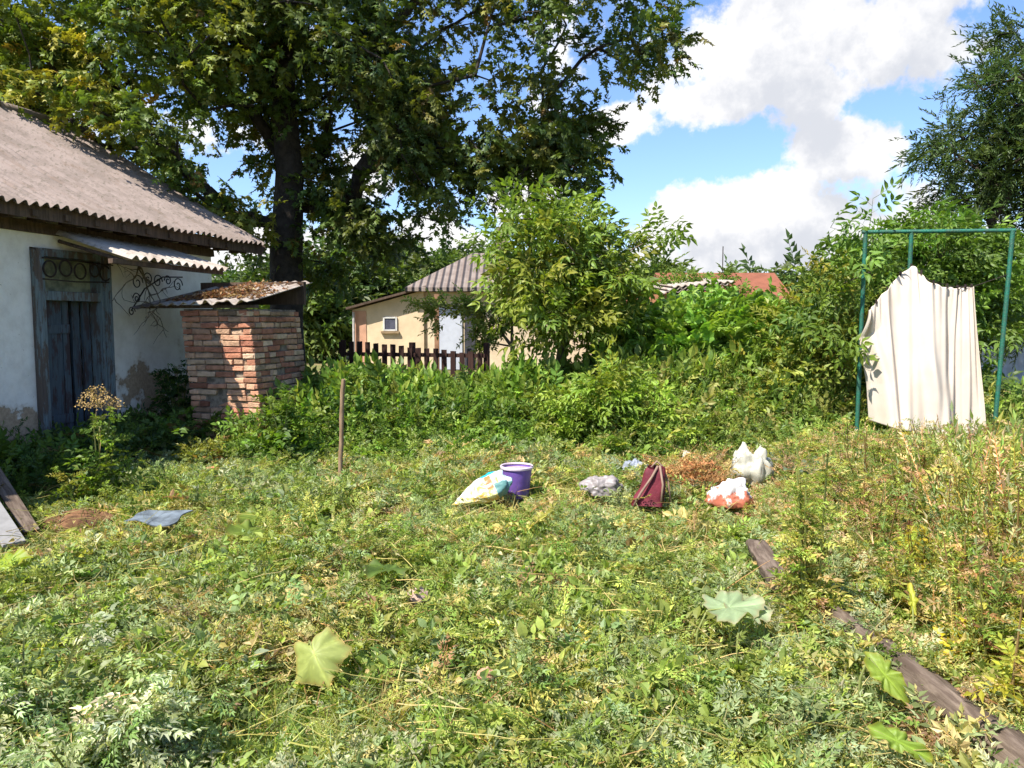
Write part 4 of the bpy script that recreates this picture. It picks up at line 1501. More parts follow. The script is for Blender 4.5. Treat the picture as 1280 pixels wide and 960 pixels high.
def ground_cover():
    sc = Scat()
    for protos, n, lo, hi, zl, zh in ((herb_a, 22000, .08, .17, -.1, .8), (herb_b, 20000, .07, .15, -.1, .8), (herb_c, 7000, .08, .15, -.1, .7)):
        P = field(n, 2.0, 12.5); k = len(P)
        mound = vnoise(P[:, 0], P[:, 1], 2.2, 41, 3)
        lw = low(P)
        P[:, 2] += rng.random(k) * (.02 + (.02 + .46 * np.clip(mound - .33, 0, 1)) * lw)
        D = rdir(k, zl, zh) * np.stack([np.ones(k), np.ones(k), .15 + .85 * lw], 1)
        sc.put(protos, P, D, rng.uniform(lo, hi, k) * (1 + .05 * P[:, 1]), cover_color(P, k), rng.uniform(-1.2, 1.2, k))
    # clumps that stand a little higher, each of one kind of weed
    cl = field(620, 2.1, 10.5); cl = cl[low(cl) > .7]; m_ = len(cl)
    kinds = [(herb_c, (.19, .27, .055)), (herb_a, (.26, .33, .16)), (herb_b, (.17, .25, .05)), (broad_sprigs, (.21, .29, .05)), (herb_a, (.30, .34, .09)), (ovate_sprigs, (.15, .23, .05))]
    for ki, (protos, colr) in enumerate(kinds):
        q = np.repeat(cl[ki::len(kinds)], 15, axis=0); k = len(q)
        q = q + rng.normal(0, 1, (k, 3)) * np.array([.085, .085, 0]) + np.array([0, 0, 1]) * (rng.random((k, 1)) * .09)
        sc.put(protos, q, rdir(k, .1, 1.0), rng.uniform(.10, .20, k) * (.62 if ki in (3, 5) else .9), np.array(colr) * np.exp(rng.normal(0, .18, (k, 1))), rng.uniform(-1, 1, k))
    for px, py, wd in ((600, 634, .22), (646, 628, .12), (752, 624, .16), (812, 640, .14), (912, 640, .18), (940, 612, .20), (862, 636, .2), (795, 602, .14), (523, 762, .07), (195, 660, .2), (960, 722, .14)):
        c = gp(px, py); k = int(25 + wd * 150)
        P = np.stack([c.x + rng.normal(0, wd * .75, k), c.y - np.abs(rng.normal(0, .05, k)) - .02, .03 + .06 * rng.random(k)], 1)
        sc.put(herb_a + herb_b + tufts, P, rdir(k, .1, 1.0), rng.uniform(.06, .14, k), cover_color(P, k), rng.uniform(-1, 1, k))
    a, b = gp(1285, 985, .1), gp(1040, 765, .1)
    t_ = np.concatenate([rng.uniform(.50, .70, 150), rng.uniform(0, 1, 160)]); sd = np.concatenate([rng.normal(0, .06, 150), rng.choice([-1, 1], 160) * rng.uniform(.09, .17, 160)])
    P = np.stack([a.x + (b.x - a.x) * t_ + sd, a.y + (b.y - a.y) * t_, .06 + .08 * rng.random(310)], 1)
    sc.put(herb_a + herb_b, P, rdir(310, .0, .9), rng.uniform(.09, .19, 310), cover_color(P, 310), rng.uniform(-1, 1, 310))
    tag(sc.build('cut_weeds', M['leaf']), 'thick layer of cut and trampled green weeds over the yard', 'weeds', kind='stuff')
    sc = Scat()
    P = field(40000, 2.0, 12.5); k = len(P)
    P[:, 2] += rng.random(k) * .05
    kp = (low(P) > .25) | (rng.random(k) < .3); P = P[kp]; k = len(P)
    D = rdir(k, .05, 1.0)
    sc.put(tufts, P, D, rng.uniform(.09, .20, k) * (.7 + .7 * vnoise(P[:, 0], P[:, 1], 1.1, 51, 2)), cover_color(P, k) * np.array([1.05, 1.05, .9]))
    tag(sc.build('grass', M['leaf']), 'short yellow green grass blades between the cut weeds', 'grass', kind='stuff')
    sc = Scat()
    P = field(7500, 2.0, 11.5, .35); k = len(P)
    P[:, 2] += rng.uniform(.04, .15, k)
    sc.put(stalks, P, rdir(k, -.12, .3), rng.uniform(.12, .45, k), pal(k, [(.36, .33, .13), (.40, .32, .14), (.24, .26, .07), (.26, .16, .07)], [4, 3, 3, 1.5]))
    P = field(3000, 2.0, 11.5, .35); k = len(P)
    P[:, 2] += rng.uniform(.03, .15, k)
    sc.put([single(*leaf8(1, .6, .25, .5)), single(*leaf8(1, .4, .4, .9))], P, rdir(k, -.3, .4), rng.uniform(.02, .05, k), pal(k, [STRAW, (.34, .22, .11), (.44, .38, .24), (.22, .14, .07)], [3, 1, 2, 1]), rng.uniform(-1.5, 1.5, k))
    tag(sc.build('dry_straw', M['leaf_dry']), 'loose dry stalks and withered leaf scraps on the weeds', 'straw', kind='stuff')


ground_cover()

nettle = [sprig(11, 1.0, leaf8, .20, .55, 62, .12, stem_r=.006, lift=5, roll=25, pair=True, grow=.35) for _ in range(4)]


thin_weeds = [sprig(22, 1.0, leaf4, .13, .26, 42, .10, stem_r=.005, lift=0, roll=50, grow=.5, var=.35, stem_c=(1.3, .95, .8)) for _ in range(4)]
seed_weeds = [sprig(60, 1.0, leaf4, .045, .5, 40, .06, stem_r=.005, lift=0, roll=60, grow=.2, var=.4, stem_c=(1.2, .9, .8)) for _ in range(3)]


def thickets():
    # the bank of nettles and hops in front of the fence
    def bank(name, label, x0, x1, z0, z1, hfn, n, fill, cols, w, small=.9, tall=None, filler=None):
        sc = Scat()
        X = rng.uniform(x0, x1, n); Z = rng.uniform(z0, z1, n)
        P = np.stack([X, Z, gz(X, Z)], 1); P = P[free(P)]; k = len(P)
        h = hfn(P[:, 0], P[:, 1]) * rng.uniform(.7, 1.12, k)
        D = np.stack([rng.normal(0, .2, k), rng.normal(-.12, .2, k), np.ones(k)], 1)
        patch = np.exp((vnoise(P[:, 0], P[:, 1], 1.8, 61, 2) - .5) * 1.0)[:, None]
        if tall: h = h * (.25 + .75 * low(P))
        sc.put(tall or nettle, P, D, h, pal(k, cols, w) * patch, rng.uniform(-3, 3, k))
        X = rng.uniform(x0, x1, fill); Z = rng.uniform(z0, z1, fill)
        P = np.stack([X, Z, gz(X, Z)], 1); P = P[free(P)]; k = len(P)
        hh = hfn(P[:, 0], P[:, 1]) * ((.25 + .75 * low(P)) if tall else 1)
        P[:, 2] += hh * rng.random(k) ** .55 * .97
        patch = np.exp((vnoise(P[:, 0], P[:, 1] + P[:, 2], 1.8, 62, 2) - .5) * 1.0)[:, None]
        sc.put(filler or (broad_sprigs + ovate_sprigs + herb_a), P, rdir(k, -.4, .9) + np.array([0, -.4, 0]), rng.uniform(.13, .26, k) * small, pal(k, cols, w) * patch, rng.uniform(-1, 1, k))
        return tag(sc.build(name, M['leaf']), label, 'undergrowth', kind='stuff')
    ramp = lambda Z, a, b: np.clip((Z - a) / (b - a), 0, 1)
    nz = lambda X, Z: .75 + .5 * vnoise(X, Z, 1.1, 63, 2)
    bank('nettle_thicket', 'tall bright green bank of nettles in front of the picket fence', -3.3, 2.6, 8.3, 12.6,
         lambda X, Z: (.16 + .84 * ramp(Z + .35 * np.clip(-1.6 - X, 0, 1), 8.6, 10.2)) * nz(X, Z) * (1 - .30 * ramp(-X, -.4, .6) * ramp(Z, 10, 11)) * (1 - .3 * ramp(Z, 11, 12.2)), 2600, 7200, [(.12, .20, .035), (.16, .25, .04), (.08, .145, .03), (.20, .25, .05)], [4, 3, 1.6, 1.4])
    bank('hedge_foot_weeds', 'leafy weeds along the foot of the hedge on the right', 1.0, 6.4, 8.1, 10.6,
         lambda X, Z: (.30 + .72 * ramp(Z, 8.2, 9.8)) * nz(X, Z) * (1 - .25 * ramp(X, 3.2, 4.0)), 2000, 5200, [(.15, .23, .045), (.20, .27, .05), (.27, .27, .08), (.10, .16, .035)], [3, 3, 1.6, 2], tall=nettle + thin_weeds + thin_weeds + seed_weeds)
    bank('tall_meadow_weeds', 'rank yellow green weeds growing along the right side of the yard', 1.9, 5.6, 2.6, 8.3,
         lambda X, Z: (.16 + .30 * ramp(X, 1.9, 3.2) + .42 * ramp(X - .46 * Z, .0, .6) * (1 - .85 * ramp(Z, 5.2, 6.6))) * nz(X, Z), 3000, 6500, [(.20, .26, .06), (.30, .30, .08), (.46, .37, .23), (.15, .22, .06), (.36, .24, .15), (.24, .29, .15)], [3, 2.2, 2.4, 2.6, 1.2, 1.6], small=.62, tall=thin_weeds + seed_weeds, filler=herb_a + herb_b + tufts)
    # shaded weeds along the house
    sc = Scat()
    n = 620
    lx, ly = rng.uniform(.1, 1.25, n), rng.uniform(-2.2, 4.0, n)
    P = np.array([hw(a, b, 0) for a, b in zip(lx, ly)]); P[:, 2] = gz(P[:, 0], P[:, 1]); k_ = free(P); P = P[k_]; lx = lx[k_]; k = len(P)
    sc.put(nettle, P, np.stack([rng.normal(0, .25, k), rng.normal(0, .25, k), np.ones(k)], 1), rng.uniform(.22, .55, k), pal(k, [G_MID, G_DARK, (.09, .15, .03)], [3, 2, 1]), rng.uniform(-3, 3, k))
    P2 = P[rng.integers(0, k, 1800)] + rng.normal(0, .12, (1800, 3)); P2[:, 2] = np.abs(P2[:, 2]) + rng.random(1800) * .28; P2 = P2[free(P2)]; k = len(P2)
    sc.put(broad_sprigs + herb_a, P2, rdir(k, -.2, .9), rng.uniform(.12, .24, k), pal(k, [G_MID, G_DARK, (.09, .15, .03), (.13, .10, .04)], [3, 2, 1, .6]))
    tag(sc.build('wall_foot_weeds', M['leaf']), 'dark shaded weeds growing along the foot of the white wall', 'undergrowth', kind='stuff')


thickets()

# ================================================================== SINGLE PLANTS
def plant(name, label, cat, base, shoots, protos, n_side, h, cols, w, leafmat=None, side=.3, lean=.15, group=None, stemcol=(.16, .18, .06), droop=0.0, head=None):
    """an upright weed: stems (one mesh) and leaves (one mesh)"""
    t = thing(name, label, cat, base, 0, group)
    st, sc = Scat(), Scat()
    for s in range(shoots):
        a = rng.uniform(0, 2 * PI); hh = h * rng.uniform(.75, 1.0) if s else h
        d = np.array([math.cos(a) * lean * rng.uniform(.2, 1), math.sin(a) * lean * rng.uniform(.2, 1), 1.0])
        r0 = np.array([rng.normal(0, .02), rng.normal(0, .02), -.02])
        pts = np.array([r0 + d * hh * t_ + np.array([d[0], d[1], 0]) * hh * t_ * t_ * .4 for t_ in np.linspace(0, 1, 7)])
        V, T = stem_strip(pts, .006 + .004 * h)
        # the strip helper spreads its section in x/z: use x/y for an upright stem
        V2 = V.copy()
        for i, p in enumerate(pts):
            rr = V[i * 3:i * 3 + 3] - p
            V2[i * 3:i * 3 + 3] = p + np.stack([rr[:, 0], rr[:, 2], rr[:, 1]], 1)
        st.V.append(V2); st.T.append(T + st.n); st.C.append(np.tile(np.array(stemcol) * rng.uniform(.8, 1.2), (len(V2), 1))); st.n += len(V2)
        tt = rng.uniform(.12, 1.0, n_side)
        P = np.array([r0 + d * hh * q + np.array([d[0], d[1], 0]) * hh * q * q * .4 for q in tt])
        D = rdir(n_side, -.2 - droop, .7 - droop)
        sc.put(protos, P, D, side * (1.15 - .7 * tt) * rng.uniform(.7, 1.2, n_side), pal(n_side, cols, w), rng.uniform(-1, 1, n_side))
    st.build('stem', M['leaf'], t)
    sc.build('foliage', leafmat or M['leaf'], t)
    if head: head(t, h)
    return t


def gpz(px, py):
    p = gp(px, py); p.z = gzf(p.x, p.y)
    return p


mug_sprigs = [sprig(8, 1.0, lobed, .62, 1, 50, .5, stem_r=.012, lift=-5, roll=70, var=.4) for _ in range(4)]


def plants():
    for i, (px, py, h, lab) in enumerate([(45, 925, .50, 'silvery mugwort plant cut off by the left edge of the yard'), (165, 975, .40, 'silvery mugwort with nodding tips at the bottom left'),
                                          (100, 1000, .44, 'bushy silver green mugwort between two others at the bottom left')]):
        plant('mugwort_plant', lab, 'plant', gpz(px, py), 8, mug_sprigs, 12, h, [(.26, .33, .15), (.42, .47, .33), (.17, .25, .09)], [3, 3, 1.8], side=.22, lean=.75, group='mugwort plants in the left foreground', droop=.3)
    # weed with a dry umbel by the door
    def umbel(t, h):
        sc = Scat()
        top = np.array([.02, -.02, h + .02])
        for k in range(3):
            c = top + np.array([(k - 1) * .10, rng.normal(0, .04), -.09 * abs(k - 1) + .05])
            n = 26
            D = rdir(n, .15, .9)
            sc.put(stalks, np.repeat(c[None], n, 0), D, rng.uniform(.07, .12, n), np.array([.38, .27, .13]))
            q = c + D * .095
            for e in range(4):
                sc.put(stalks, q, rdir(n, -.2, 1), .030, np.array([.42, .31, .15]))
                sc.put([single(*leaf4(1, .8))], q + rdir(n) * .03, rdir(n), .018, np.array([.40, .29, .14]))
        sc.put(stalks, np.array([[0, 0, h - .5]]), np.array([[.02, -.02, 1.0]]), .52, np.array([.38, .29, .14]))
        sc.build('dry_umbel', M['leaf_dry'], t)
    plant('hogweed_plant', 'leafy weed with a dried tan flower umbel in front of the old door', 'plant', gpz(128, 634), 4, ovate_sprigs, 16, .88, [G_LIME, G_MID, (.15, .2, .04)], [3, 2, 2], side=.26, lean=.2, head=umbel)
    plant('goldenrod_plant', 'yellow green weed leaning left towards the white wall', 'plant', gpz(100, 640), 3, herb_b, 12, .45, [G_YEL, G_LIME], [2, 2], side=.2, lean=.6)
    plant('fern_plant', 'feathery yellowing fern at the foot of the brick outhouse', 'plant', gpz(262, 592), 6, ovate_sprigs, 12, .38, [G_YEL, (.14, .16, .035), (.22, .13, .05)], [3, 2, 1], side=.24, lean=.6)
    plant('ivy_plant', 'bright climbing leaves on the shaded right side of the brick outhouse', 'plant', gpz(352, 588), 6, broad_sprigs, 16, .95, [G_LIME, G_MID], [3, 2], side=.26, lean=.18)
    g_ = hw(.55, 2.0, 0)
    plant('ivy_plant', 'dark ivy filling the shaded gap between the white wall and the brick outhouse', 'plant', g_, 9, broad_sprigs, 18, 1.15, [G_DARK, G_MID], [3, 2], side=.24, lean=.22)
    # a lone tall weed and the fringe of tall thin weeds on the right
    plant('tall_weed', 'tallest slender green weed standing alone before the curtain', 'plant', gpz(1010, 795), 6, herb_b + seed_weeds + herb_b + thin_weeds, 64, 1.08, [(.25, .33, .07), (.34, .36, .09), (.40, .32, .15)], [3, 2, 1], side=.16, lean=.09, stemcol=(.30, .33, .12))
    spots = [(1085, 640, .75), (1130, 690, .7), (1170, 640, .8), (1215, 720, .8), (1255, 650, .85), (1265, 800, .8), (1200, 820, .6), (1240, 880, .6), (1150, 760, .5), (1100, 720, .55), (1290, 720, .9), (1060, 600, .7), (1145, 610, .75), (1225, 620, .7), (1310, 900, .7), (1185, 600, .6), (1010, 600, .55)]
    spots += [(1120, 790, .45), (1235, 850, .55), (1270, 930, .7), (1275, 850, .75), (1230, 780, .7), (1200, 700, .75), (1280, 680, .85), (1110, 640, .7), (1030, 650, .6), (1075, 690, .55), (1150, 660, .75), (1240, 700, .8), (1300, 780, .85)]
    for px, py, h in spots:
        k = random.random()
        cols = [(.20, .28, .055), (.32, .34, .07), (.42, .34, .15), (.28, .17, .08)] if k < .75 else [(.40, .36, .04), (.30, .32, .05), (.22, .28, .05), (.34, .25, .1)]
        plant('meadow_weed', 'thin straggly weed among the yellowing weeds in front of and right of the curtain', 'plant', gpz(px, py), 5, thin_weeds + seed_weeds + (herb_b + herb_b + ovate_sprigs if k < .6 else herb_b + tufts), 34, h, cols, [3, 2, 1.5, 1], side=.16, lean=.22,
              group='straggly weeds on the right', stemcol=(.28, .20, .09) if k > .4 else (.18, .19, .06))
    plant('yellow_weed', 'bright yellow leaved weed beside the long beam near the right edge', 'plant', gpz(1195, 870), 5, broad_sprigs, 9, .36, [(.42, .36, .02), (.34, .33, .03), (.2, .22, .03)], [3, 2, 1], side=.16, lean=.5)


plants()


def big_leaf(name, label, base, tip_dir, size, col, width=.8, up=.25, shape='round', stem=.15, group=None, face=None):
    """one large leaf on its stalk: veined, puckered blade with a toothed, curled rim"""
    t = thing(name, label, 'leaf', base, 0, group)
    d = Vector((tip_dir[0], tip_dir[1], tip_dir[2] if len(tip_dir) > 2 else up * .5)).normalized()
    nz = Vector(face) if face else Vector((random.uniform(-.25, .25), -.35 + random.uniform(-.2, .2), 1))
    nz = (nz - d * nz.dot(d)).normalized()
    side = d.cross(nz)
    ph = random.uniform(0, 6)
    NA, NR = 56, 9
    V = []; Cc = []; Fc = []
    for i in range(NA):
        a = 2 * PI * i / NA
        ca = math.cos(a)                                    # a = 0 points to the tip
        if shape == 'lobed':
            r = .62 + .20 * (1 - abs(math.sin(a * 2.5)) ** .9) + .05 * ca
            if abs(a - PI) < .35: r *= .45 + 1.2 * abs(a - PI)
        elif shape == 'oval':
            r = .5 / math.sqrt((math.sin(a) / .62) ** 2 + (ca / 1.02) ** 2) + (.12 if ca > .97 else 0)
        else:
            r = .55 / math.sqrt((math.sin(a) / .95) ** 2 + ca ** 2)
            if abs(a - PI) < .4: r *= .55 + 1.1 * abs(a - PI)
            if ca > .93: r *= 1.12
        r *= 1 + .035 * math.sin(a * 19 + ph) + .05 * mnoise.noise(Vector((math.cos(a) * 2 + ph, math.sin(a) * 2, 0)))
        if mnoise.noise(Vector((math.cos(a) * 3.1, math.sin(a) * 3.1, ph))) > .42: r *= .78      # a bite
        for k in range(NR + 1):
            q = k / NR
            x, y = math.sin(a) * r * q * width, ca * r * q
            vein = abs(((abs(x) * 3.2 - y * 2.4) * 2.4 + 20) % 1 - .5) * 2
            rib = math.exp(-(x / .028) ** 2)
            z = (.16 if shape != 'lobed' else -.30) * abs(x) - .55 * up * y * y - .30 * x * x + .018 * vein * (1 - rib) - .02 * rib
            z += .075 * q ** 3 * math.sin(a * 5 + ph) + .05 * q ** 2 * math.sin(a * 9 + ph * 2)
            V.append(d * ((y + .45) * size) + side * (x * size) + nz * (z * size) + Vector((0, 0, stem)))
            w = 1 + .45 * rib + .30 * max(0, 1 - vein * 5) - .10 * mnoise.noise(Vector((x * 9 + ph, y * 9, 1)))
            e = 1 - .25 * max(0, q - .85) / .15
            Cc.append((col[0] * w * (1 + .25 * (1 - e)), col[1] * w * e, col[2] * w * e))
    for i in range(NA):
        i2 = (i + 1) % NA
        for k in range(NR):
            if k == 0: Fc.append((i * (NR + 1), i * (NR + 1) + 1, i2 * (NR + 1) + 1))
            else: Fc.append((i * (NR + 1) + k, i * (NR + 1) + k + 1, i2 * (NR + 1) + k + 1, i2 * (NR + 1) + k))
    m = MB(); m.add(V, Fc); m.c = Cc
    m.build('blade', M['leaf'], t, smooth=True)
    st = MB()
    top = d * (.12 * size) + Vector((0, 0, stem)) - nz * .006
    st.tube([Vector((0, 0, -.03)) - d * .04, Vector((0, 0, stem * .6)) - d * .03, top - d * .06 * size, top, d * (.5 * size) + Vector((0, 0, stem)) - nz * .008], [.006, .005, .004, .0035, .0015], 6, col=(.26, .30, .11))
    st.build('stalk', M['leaf'], t, smooth=True)
    return t


from mathutils import noise as mnoise


def bl(px, py, h):
    p = gp(px, py, h); p.z = 0
    return p


def leaves():
    big_leaf('pumpkin_leaf', 'large pale yellow green lobed leaf lying flat in the left foreground', bl(385, 795, .28), (.35, -.45, -.5), .165, (.27, .32, .10), 1.05, .75, 'lobed', .27, face=(-.35, -.6, .75))
    big_leaf('burdock_leaf', 'silvery pale burdock leaf wilting in front of the short beam', bl(880, 762, .25), (1, .1), .27, (.24, .32, .19), .75, .14, 'round', .25)
    big_leaf('burdock_leaf', 'smaller silvery burdock leaf at the right tip of the wilting one', bl(925, 772, .23), (.6, .9), .24, (.27, .34, .21), .9, .14, 'round', .23)
    big_leaf('dock_leaf', 'broad bright green leaf pointing down beside the long beam', bl(1084, 818, .30), (.42, -.3, -.5), .21, (.19, .27, .04), .75, .4, 'oval', .30, face=(-.2, -.6, .8))
    big_leaf('dock_leaf', 'broad green leaf low at the bottom beside the long beam', bl(1090, 910, .24), (.7, -.2, -.3), .19, (.17, .26, .04), .6, .2, 'oval', .24, face=(-.1, -.6, .8))
    big_leaf('dock_leaf', 'upright yellow green leaf among the weeds right of centre', bl(1132, 690, .26), (.4, .3), .17, (.22, .29, .04), .5, 1.1, 'oval', .26)
    big_leaf('dock_leaf', 'narrow yellowish leaf just below the upright one', bl(1142, 770, .2), (.1, .3), .15, (.29, .32, .04), .42, 1.1, 'oval', .2)
    big_leaf('burdock_leaf', 'dull green rounded leaf in the grass left of the centre stone', bl(500, 700, .2), (-.3, -.5), .26, (.085, .14, .03), .9, .2, 'round', .16)
    big_leaf('burdock_leaf', 'pale folded leaf right of the yellow pumpkin leaf', bl(428, 755, .2), (.4, .5), .17, (.26, .32, .14), .7, .5, 'oval', .1)
    big_leaf('burdock_leaf', 'light green leaf at the left edge of the yard', bl(-8, 700, .2), (.6, -.1), .22, (.22, .30, .03), .8, .4, 'round', .16)
    for i, (px, py) in enumerate(((345, 670), (400, 660), (330, 690), (380, 690))):
        big_leaf('burdock_leaf', 'mid green burdock leaf in the clump below the wooden stake', gpz(px, py), (random.uniform(-1, 1), -.6), .26, (.14, .20, .035), .85, .25, 'round', .14, 'burdock leaves below the stake')
    for i, (px, py) in enumerate(((985, 575), (1010, 585), (995, 600), (1030, 590))):
        big_leaf('cabbage_leaf', 'blue grey cabbage like leaf in the clump right of the white sack', gpz(px, py + 20), (random.uniform(-1, 1), -.5), .30, (.13, .19, .13), .75, .45, 'round', .18, 'blue grey leaves by the sack')


leaves()

# ================================================================== THINGS LEFT IN THE YARD
from mathutils import noise as mnoise


def crumple(mb, c, size, seed=0, amp=.25, freq=2.5, col=(1, 1, 1), sub=28, flat=-.4, pinch=None, zs=1.0):
    """a closed crumpled skin"""
    sx, sy, sz = size
    off = Vector((seed * 3.1, seed * 1.7, seed * .9))
    V = []; n, k = sub, sub // 2 + 2
    for j in range(k + 1):
        th = PI * j / k
        for i in range(n):
            ph = 2 * PI * i / n
            d = Vector((math.sin(th) * math.cos(ph), math.sin(th) * math.sin(ph), math.cos(th)))
            e = Vector((d.x, d.y, d.z * zs))
            r = 1 + amp * mnoise.noise(e * freq + off) + amp * .84 * (abs(mnoise.noise(e * freq * 2.3 + off)) - .3) + amp * .16 * (abs(mnoise.noise(e * freq * 5 + off)) - .3)
            p = d * r
            if pinch: p = pinch(p)
            p.z = max(p.z, flat)
            V.append((c[0] + p.x * sx, c[1] + p.y * sy, c[2] + (p.z - flat) * sz))
    Fc = []
    for j in range(k):
        for i in range(n):
            i2 = (i + 1) % n
            Fc.append((j * n + i, (j + 1) * n + i, (j + 1) * n + i2, j * n + i2))
    mb.add(V, Fc, col)


def plastic(name, col, rough=.35, spec=.5, trans=0.0, col2=None, scale=8):
    return plain(name, col, rough, .06, scale, .2, 30, spec, col2=col2)


def bag_print():
    m, g, b = new_mat('printed_bag')
    co = objco(g)
    sep = g.new('ShaderNodeSeparateXYZ'); g.l.new(co, sep.inputs[0])
    x, y, z = sep.outputs
    n = g.noise(co, 22.0, 3.0, .5)
    n2 = g.noise(co, 45.0, 2.0, .5)
    white = (.80, .78, .70)
    spots = g.mix(g.smooth(n, .48, .54), (.82, .74, .32), (.62, .42, .10))
    spots = g.mix(g.smooth(n2, .58, .64), spots, (.85, .85, .75))
    spots = g.mix(g.smooth(n2, .38, .34), spots, (.12, .25, .10))
    c = g.mix(g.smooth(y, .045, .01), white, spots)                       # picture on the lower half
    box = g.m('MULTIPLY', g.m('MULTIPLY', g.m('GREATER_THAN', x, .06), g.m('LESS_THAN', x, .115)), g.m('LESS_THAN', y, .07))
    c = g.mix(g.m('MULTIPLY', box, g.m('GREATER_THAN', y, -.06)), c, (.60, .17, .06))
    c = g.mix(g.m('MULTIPLY', g.m('GREATER_THAN', x, .03), g.m('GREATER_THAN', y, .085)), c, (.02, .42, .62))
    c = g.mix(g.m('GREATER_THAN', x, .165), c, (.55, .66, .66))
    c = g.mix(g.m('MULTIPLY', g.m('GREATER_THAN', x, .12), g.m('LESS_THAN', y, -.03)), c, (.10, .22, .20))
    g.l.new(c, b.inputs['Base Color'])
    b.inputs['Roughness'].default_value = .35; b.inputs['Specular IOR Level'].default_value = .5
    return m


def litter():
    # purple bucket
    p = gp(646, 621, .08)
    t = thing('bucket', 'purple plastic bucket with pale rim standing behind the feed bag', 'bucket', p)
    pur = plastic('purple_plastic', (.16, .085, .34), .4)
    m = MB(); m.lathe([(0, .0), (.098, .0), (.102, .01), (.132, .262), (.128, .262), (.099, .015), (0, .012)], 40); m.build('body', pur, t, smooth=True, auto=40)
    m = MB(); m.lathe([(.130, .250), (.142, .252), (.145, .268), (.138, .276), (.128, .274), (.127, .262)], 40); m.build('rim', plastic('pale_rim', (.68, .55, .62), .4), t, smooth=True, auto=50)
    m = MB(); m.lathe([(.1275, .245), (.09, .250), (.03, .246), (0, .25)], 32); m.build('contents', plain('pale_slop', (.50, .36, .38), .6, .2, 12, .4, 30), t, smooth=True)
    m = MB(); m.tube([(.14 * math.cos(a), .14 * math.sin(a) * .55 - .02, .262 - .10 * math.sin(a) * .4) for a in [PI * k / 14 - PI for k in range(15)]], .003, 6); m.build('handle', M['iron'], t, smooth=True)
    # feed bag leaning against it
    q = gp(603, 624, .12)
    M_ = MB()
    def pin(p):
        p = p.copy()
        k = (p.x + 1) / 2
        p.y *= .30 + .75 * min(1, k * 1.15)
        p.z *= .35 + .7 * min(1, k * 1.1)
        return p
    crumple(M_, (0, 0, -.06), (.245, .150, .095), 4, .16, 2.2, sub=56, flat=-.95, pinch=pin)
    o = M_.build('feed_bag', bag_print(), smooth=True)
    o.location = q + Vector((.0, 0, .05)); o.rotation_euler = (math.radians(42), math.radians(-24), math.radians(4))
    tag(o, 'printed white and yellow feed bag with blue corner slumped against the purple bucket', 'bag')
    # burgundy bag
    p = gp(810, 632, .10)
    t = thing('shopping_bag', 'burgundy fabric bag with tan straps slumped in the weeds', 'bag', p, math.radians(-12)); t.scale = (1.06, 1.06, 1.05)
    m = MB()
    def fb(u, v):
        a = 2 * PI * u
        w = .125 * (1 - .45 * v); d_ = .085 * (1 - .75 * v)
        r = 1 + .12 * mnoise.noise(Vector((math.cos(a) * 1.3, math.sin(a) * 1.3, v * 3)))
        ex = lambda c: math.copysign(abs(c) ** .6, c)
        return (ex(math.cos(a)) * w * r + .06 * v, ex(math.sin(a)) * d_ * r, .30 * v - .015 * math.sin(v * 9 + a))
    m.grid(fb, 40, 16); m.build('body', plain('burgundy_cloth', (.15, .018, .03), .7, .2, 9, .3, 30), t, smooth=True)
    m = MB()
    m.tube([(-.10, -.095, .02), (-.05, -.09, .12), (.03, -.06, .24), (.07, -.02, .315)], .010, 6)
    m.tube([(.10, -.08, .05), (.11, -.06, .18), (.085, -.02, .32)], .009, 6)
    m.tube([(.02, .0, .30), (.06, .02, .345), (.10, .03, .31), (.15, .02, .18), (.17, 0, .03)], .008, 6)
    m.build('strap', plain('tan_strap', (.26, .17, .12), .7, .15, 12), t, smooth=True)
    # sacks and scraps
    def scrap(name, lab, cat, px, py, size, mat, seed, amp=.3, freq=2.6, zoff=.03, flat=-.5, pinch=None, rz=0, zs=1.0):
        p = gp(px, py, zoff + .07)
        m = MB(); crumple(m, (0, 0, 0), size, seed, amp, freq, sub=64, flat=flat, pinch=pinch, zs=zs)
        o = m.build(name, mat, smooth=True); o.location = p; o.rotation_euler = (0, 0, rz)
        return tag(o, lab, cat)
    def twin(p):
        p = p.copy()
        if p.z > 0: p.z *= 1 - .30 * math.exp(-(p.x / .22) ** 2)
        return p
    scrap('white_sack', 'crumpled white plastic sack standing in weeds at the hedge foot', 'sack', 940, 606, (.19, .12, .19), plastic('white_sack', (.44, .42, .33), .55), 2, .34, 2.6, pinch=twin, flat=-.8, zs=.3)
    m, g, b = new_mat('red_white_film')
    co = objco(g); n = g.noise(co, 16.0, 3.0, .5)
    sep = g.new('ShaderNodeSeparateXYZ'); g.l.new(co, sep.inputs[0])
    k = g.m('ADD', n, g.m('MULTIPLY', sep.outputs[2], -2.2))
    g.l.new(g.mix(g.smooth(k, .22, .34), (.66, .62, .60), (.50, .15, .09)), b.inputs['Base Color']); b.inputs['Roughness'].default_value = .35
    scrap('plastic_bag', 'crumpled white and red plastic bag lying in front of the white sack', 'bag', 912, 632, (.17, .12, .14), m, 5, .38, 1.9, zs=.6)
    scrap('plastic_bag', 'pale grey crumpled plastic bag lying left of the burgundy bag', 'bag', 752, 618, (.17, .11, .11), plastic('grey_film', (.24, .21, .20), .5), 6, .36, 1.8, zs=.6)
    scrap('plastic_bag', 'bluish grey plastic bag behind the burgundy bag', 'bag', 795, 598, (.13, .09, .12), plastic('blue_grey_film', (.20, .22, .26), .5), 7, .36, 1.8, zs=.6)
    scrap('stone', 'pinkish tan broken stone lying in the middle of the grass', 'stone', 523, 752, (.055, .045, .05), plain('pink_stone', (.46, .31, .24), .9, .12, 20, .5, 60), 8, .22, 1.3, .09)
